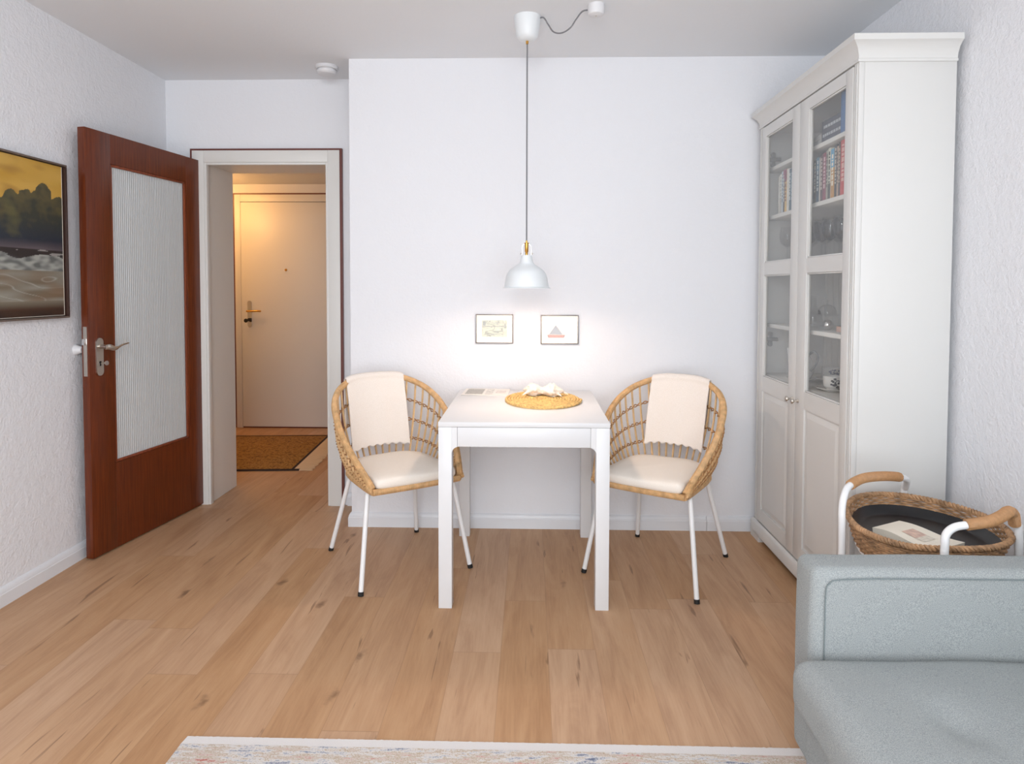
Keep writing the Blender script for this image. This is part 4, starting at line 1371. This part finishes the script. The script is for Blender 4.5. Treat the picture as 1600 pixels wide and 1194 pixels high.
for P, a0, a1 in ((catmull(LHP, 10), 41, 72), (catmull(RHP, 10), 49, 100)):
    b = BM(); tube(b, P, .0105, 14)
    h = part('handle_frame', b, M_['legw'], tr)
    b = BM()
    G = P[a0:a1 + 1]
    tube(b, G, .0145, 16)
    for s in range(90):
        f = (s + .5) / 90 * (len(G) - 1); i = min(len(G) - 2, int(f)); c = G[i].lerp(G[i + 1], f - i); d = (G[i + 1] - G[i]).normalized()
        a = d.orthogonal().normalized(); b_ = d.cross(a)
        tube(b, [c + a * cos(q * pi / 5) * .0146 + b_ * sin(q * pi / 5) * .0146 for q in range(10)], .0013, 4, closed=True)
    part('grip', b, M_['grip'], h, label='cane wound grip')
b = BM()
tube(b, ering(.84, ZT - .096), .007, 8, closed=True)
part('tray_support_ring', b, M_['legw'], tr)
b = BM(); lathe(b, [(0, .20), (.19, .20), (.20, .206), (.20, .235), (.196, .235), (.19, .210), (0, .208)], 48, Matrix.Translation((1.215, -1.38, 0)))
part('lower_tray', b, M_['legw'], tr)

# book on the tray
def open_book():
    t = thing('open_book', (1.190, -1.412, ZT - .057), 'cream book with a small pinkish picture lying on the black trolley tray', 'book', rz=math.radians(-62))
    bm = BM()
    def f(u, v):
        x = -.10 + .20 * u; y = -.068 + .136 * v
        return (x, y, .018 + .006 * sin(u * 2 * pi) * (1 - v * .4) + .002)
    V = grid(bm, f, 26, 10)
    t_ = [[bm.verts.new((v.co.x * .985, v.co.y * .98, .002)) for v in row] for row in V]
    nu, nv = 26, 10
    for i in range(nu - 1):
        bm.faces.new((V[i][0], V[i + 1][0], t_[i + 1][0], t_[i][0])); bm.faces.new((V[i][nv - 1], V[i + 1][nv - 1], t_[i + 1][nv - 1], t_[i][nv - 1]))
        for j in range(nv - 1): bm.faces.new((t_[i][j], t_[i + 1][j], t_[i + 1][j + 1], t_[i][j + 1]))
    for j in range(nv - 1):
        bm.faces.new((V[0][j], V[0][j + 1], t_[0][j + 1], t_[0][j])); bm.faces.new((V[nu - 1][j], V[nu - 1][j + 1], t_[nu - 1][j + 1], t_[nu - 1][j]))
    part('pages', bm, M_['paper'], t, world=False)
    bm = BM()
    grid(bm, lambda u, v: (-.03 + .07 * u, -.03 + .055 * v, .0212 + .006 * sin((.35 + .35 * u) * 2 * pi) * (1 - (.28 + .4 * v) * .4)), 24, 20)
    o = part('printed_picture', bm, M_['print'], t, world=False)
    paint(o.data, lambda c: lerp(srgb(228, 196, 176), srgb(196, 164, 150), .5 + nz(c.x * 70, c.y * 70)) if c.x < .015 else lerp(srgb(232, 222, 204), srgb(206, 196, 182), .5 + nz(c.x * 200, c.y * 120)))
open_book()

# ------------------------------------------------------------------ sofa
sf = thing('sofa', (1.05, -2.6, 0), 'sage grey fabric sofa in the right foreground', 'sofa')
def puffy(x0, x1, y0, y1, z0, z1, r, puff=(0, 0, 0), nseed=0, amp=.003, cuts=16, seg=6):
    bm = BM()
    bmesh.ops.create_cube(bm, size=1)
    bmesh.ops.transform(bm, matrix=Matrix.Translation(((x0 + x1) / 2, (y0 + y1) / 2, (z0 + z1) / 2)) @ Matrix.Diagonal((x1 - x0, y1 - y0, z1 - z0, 1)), verts=bm.verts)
    bmesh.ops.bevel(bm, geom=bm.edges[:], offset=r, segments=seg, profile=.5, affect='EDGES')
    bmesh.ops.subdivide_edges(bm, edges=[e for e in bm.edges if e.calc_length() > .1], cuts=cuts, use_grid_fill=True)
    cx, cy, cz = (x0 + x1) / 2, (y0 + y1) / 2, (z0 + z1) / 2
    for v in bm.verts:
        a = (v.co.x - cx) / ((x1 - x0) / 2); c = (v.co.y - cy) / ((y1 - y0) / 2); d = (v.co.z - cz) / ((z1 - z0) / 2)
        sx, sy, sz = (1 - min(1, abs(a)) ** 2.5), (1 - min(1, abs(c)) ** 2.5), (1 - min(1, abs(d)) ** 2.5)
        v.co.x += (1 if a > 0 else -1) * puff[0] * sy * sz if abs(a) > .8 else 0
        v.co.y += (1 if c > 0 else -1) * puff[1] * sx * sz if abs(c) > .8 else 0
        v.co.z += puff[2] * sx * sy if d > .8 else 0
        nn = noise.noise(v.co * 5 + Vector((nseed, 0, 0))) * amp
        v.co += v.co.normalized() * 0 + Vector((nn, nn, nn))
    return bm
part('arm', puffy(.684, 1.50, -1.850, -1.738, .10, .600, .024, (.003, .005, .003), 1), M_['sofa'], sf, smooth=1.4)
part('arm', puffy(.684, 1.50, -3.66, -3.548, .10, .600, .024, (.003, .005, .003), 2), M_['sofa'], sf, smooth=1.4)
def tufted(bm):
    for v in bm.verts:
        if v.co.z > .36 and .67 < v.co.x < 1.34:
            d = 0
            for bx in (.86, 1.12):
                for by in (-2.12, -2.40, -2.68, -2.96, -3.24):
                    r2 = (v.co.x - bx) ** 2 + (v.co.y - by) ** 2
                    d += .014 * math.exp(-r2 / .0012) + .006 * math.exp(-r2 / .008)
            # creases running between the tufts
            d += .004 * math.exp(-(((v.co.x - .86) + .5 * (v.co.y + 2.12)) / .010) ** 2) * math.exp(-((v.co.y + 2.12) / .2) ** 2)
            d += .004 * math.exp(-(((v.co.x - 1.12) - .9 * (v.co.y + 2.12)) / .012) ** 2) * math.exp(-((v.co.y + 2.12) / .2) ** 2)
            v.co.z -= d
    return bm
part('seat_cushion', tufted(puffy(.624, 1.36, -3.54, -1.860, .270, .404, .042, (.010, .002, .010), 5, .006, 40)), M_['sofa'], sf, smooth=1.4)
part('base', puffy(.668, 1.46, -3.54, -1.858, .10, .268, .012, (0, 0, 0), 3), M_['sofa'], sf, smooth=1.4)
part('backrest', puffy(1.37, 1.515, -3.53, -1.862, .24, .82, .05, (.01, 0, .01), 8), M_['sofa'], sf, smooth=1.4)
b = BM()
pts = [(.712, -1.8525, .30)] + catmull([(.712, -1.8535, .44), (.713, -1.854, .545), (.722, -1.8535, .568), (.75, -1.8535, .578), (.9, -1.855, .583), (1.2, -1.855, .584), (1.37, -1.8535, .584)], 8)
tube(b, pts, .0016, 6)
part('arm_seam', b, M_['seam'], sf)
for x in (.72, 1.42):
    for y in (-1.80, -3.58):
        b = BM(); lathe(b, [(0, 0), (.014, 0), (.022, .105), (0, .105)], 20, Matrix.Translation((x, y, 0)))
        part('leg', b, M_['frame_d'], sf)

# ------------------------------------------------------------------ rug in the foreground
def rug_mat():
    m, nt, p = newmat('faded_multicolour_rug')
    co = mapping(nt, (6, 34, 1))
    n = N(nt, 'ShaderNodeTexNoise', Scale=1.6, Detail=6, Roughness=.75); L(nt, co, n.inputs[0])
    n2 = N(nt, 'ShaderNodeTexNoise', Scale=260, Detail=2); L(nt, mapping(nt), n2.inputs[0])
    n3 = N(nt, 'ShaderNodeTexNoise', Scale=5, Detail=3); L(nt, mapping(nt), n3.inputs[0])
    ad = N(nt, 'ShaderNodeMath', operation='MULTIPLY_ADD'); L(nt, n2.outputs[0], ad.inputs[0]); ad.inputs[1].default_value = .22
    L(nt, n.outputs[0], ad.inputs[2])
    ad2 = N(nt, 'ShaderNodeMath', operation='MULTIPLY_ADD'); L(nt, n3.outputs[0], ad2.inputs[0]); ad2.inputs[1].default_value = .25; L(nt, ad.outputs[0], ad2.inputs[2])
    cr = nt.nodes.new('ShaderNodeValToRGB'); e = cr.color_ramp.elements
    e[0].position = .56; e[0].color = srgb(120, 128, 152); e[1].position = .96; e[1].color = srgb(196, 96, 88)
    for pz, c in ((.62, srgb(176, 180, 192)), (.66, srgb(228, 224, 222)), (.735, srgb(232, 226, 220)), (.765, srgb(186, 160, 122)), (.80, srgb(226, 216, 208)), (.85, srgb(222, 206, 196)), (.91, srgb(206, 140, 126))): e.new(pz).color = c
    L(nt, ad2.outputs[0], cr.inputs[0]); L(nt, cr.outputs[0], p.inputs['Base Color']); p.inputs['Roughness'].default_value = 1
    b = N(nt, 'ShaderNodeBump', Strength=.6, Distance=.003); L(nt, n2.outputs[0], b.inputs['Height']); L(nt, b.outputs[0], p.inputs['Normal'])
    return m
rg = thing('area_rug', (.0, -2.5, 0), 'faded cream, blue and rust patterned rug in the foreground', 'rug')
b = BM(); box(b, -.968, 1.05, -3.35, -1.672, .0003, .010, .003)
part('rug_field', b, rug_mat(), rg)
b = BM()
grid(b, lambda u, v: (-.968 + 2.018 * u, -1.678 + .042 * v + (.0022 * nz(u * 260, 0, 2) if v > .5 else 0), .0092 - .005 * v), 300, 2)
grid(b, lambda u, v: (-.968 + 2.018 * u, -1.678 + .042 * v + (.0022 * nz(u * 260, 0, 2) if v > .5 else 0), .0004), 300, 2)
part('rug_hem', b, simple('white_rug_hem', srgb(232, 228, 226), 1, bump=.5, bscale=300), rg, label='plain white hem')
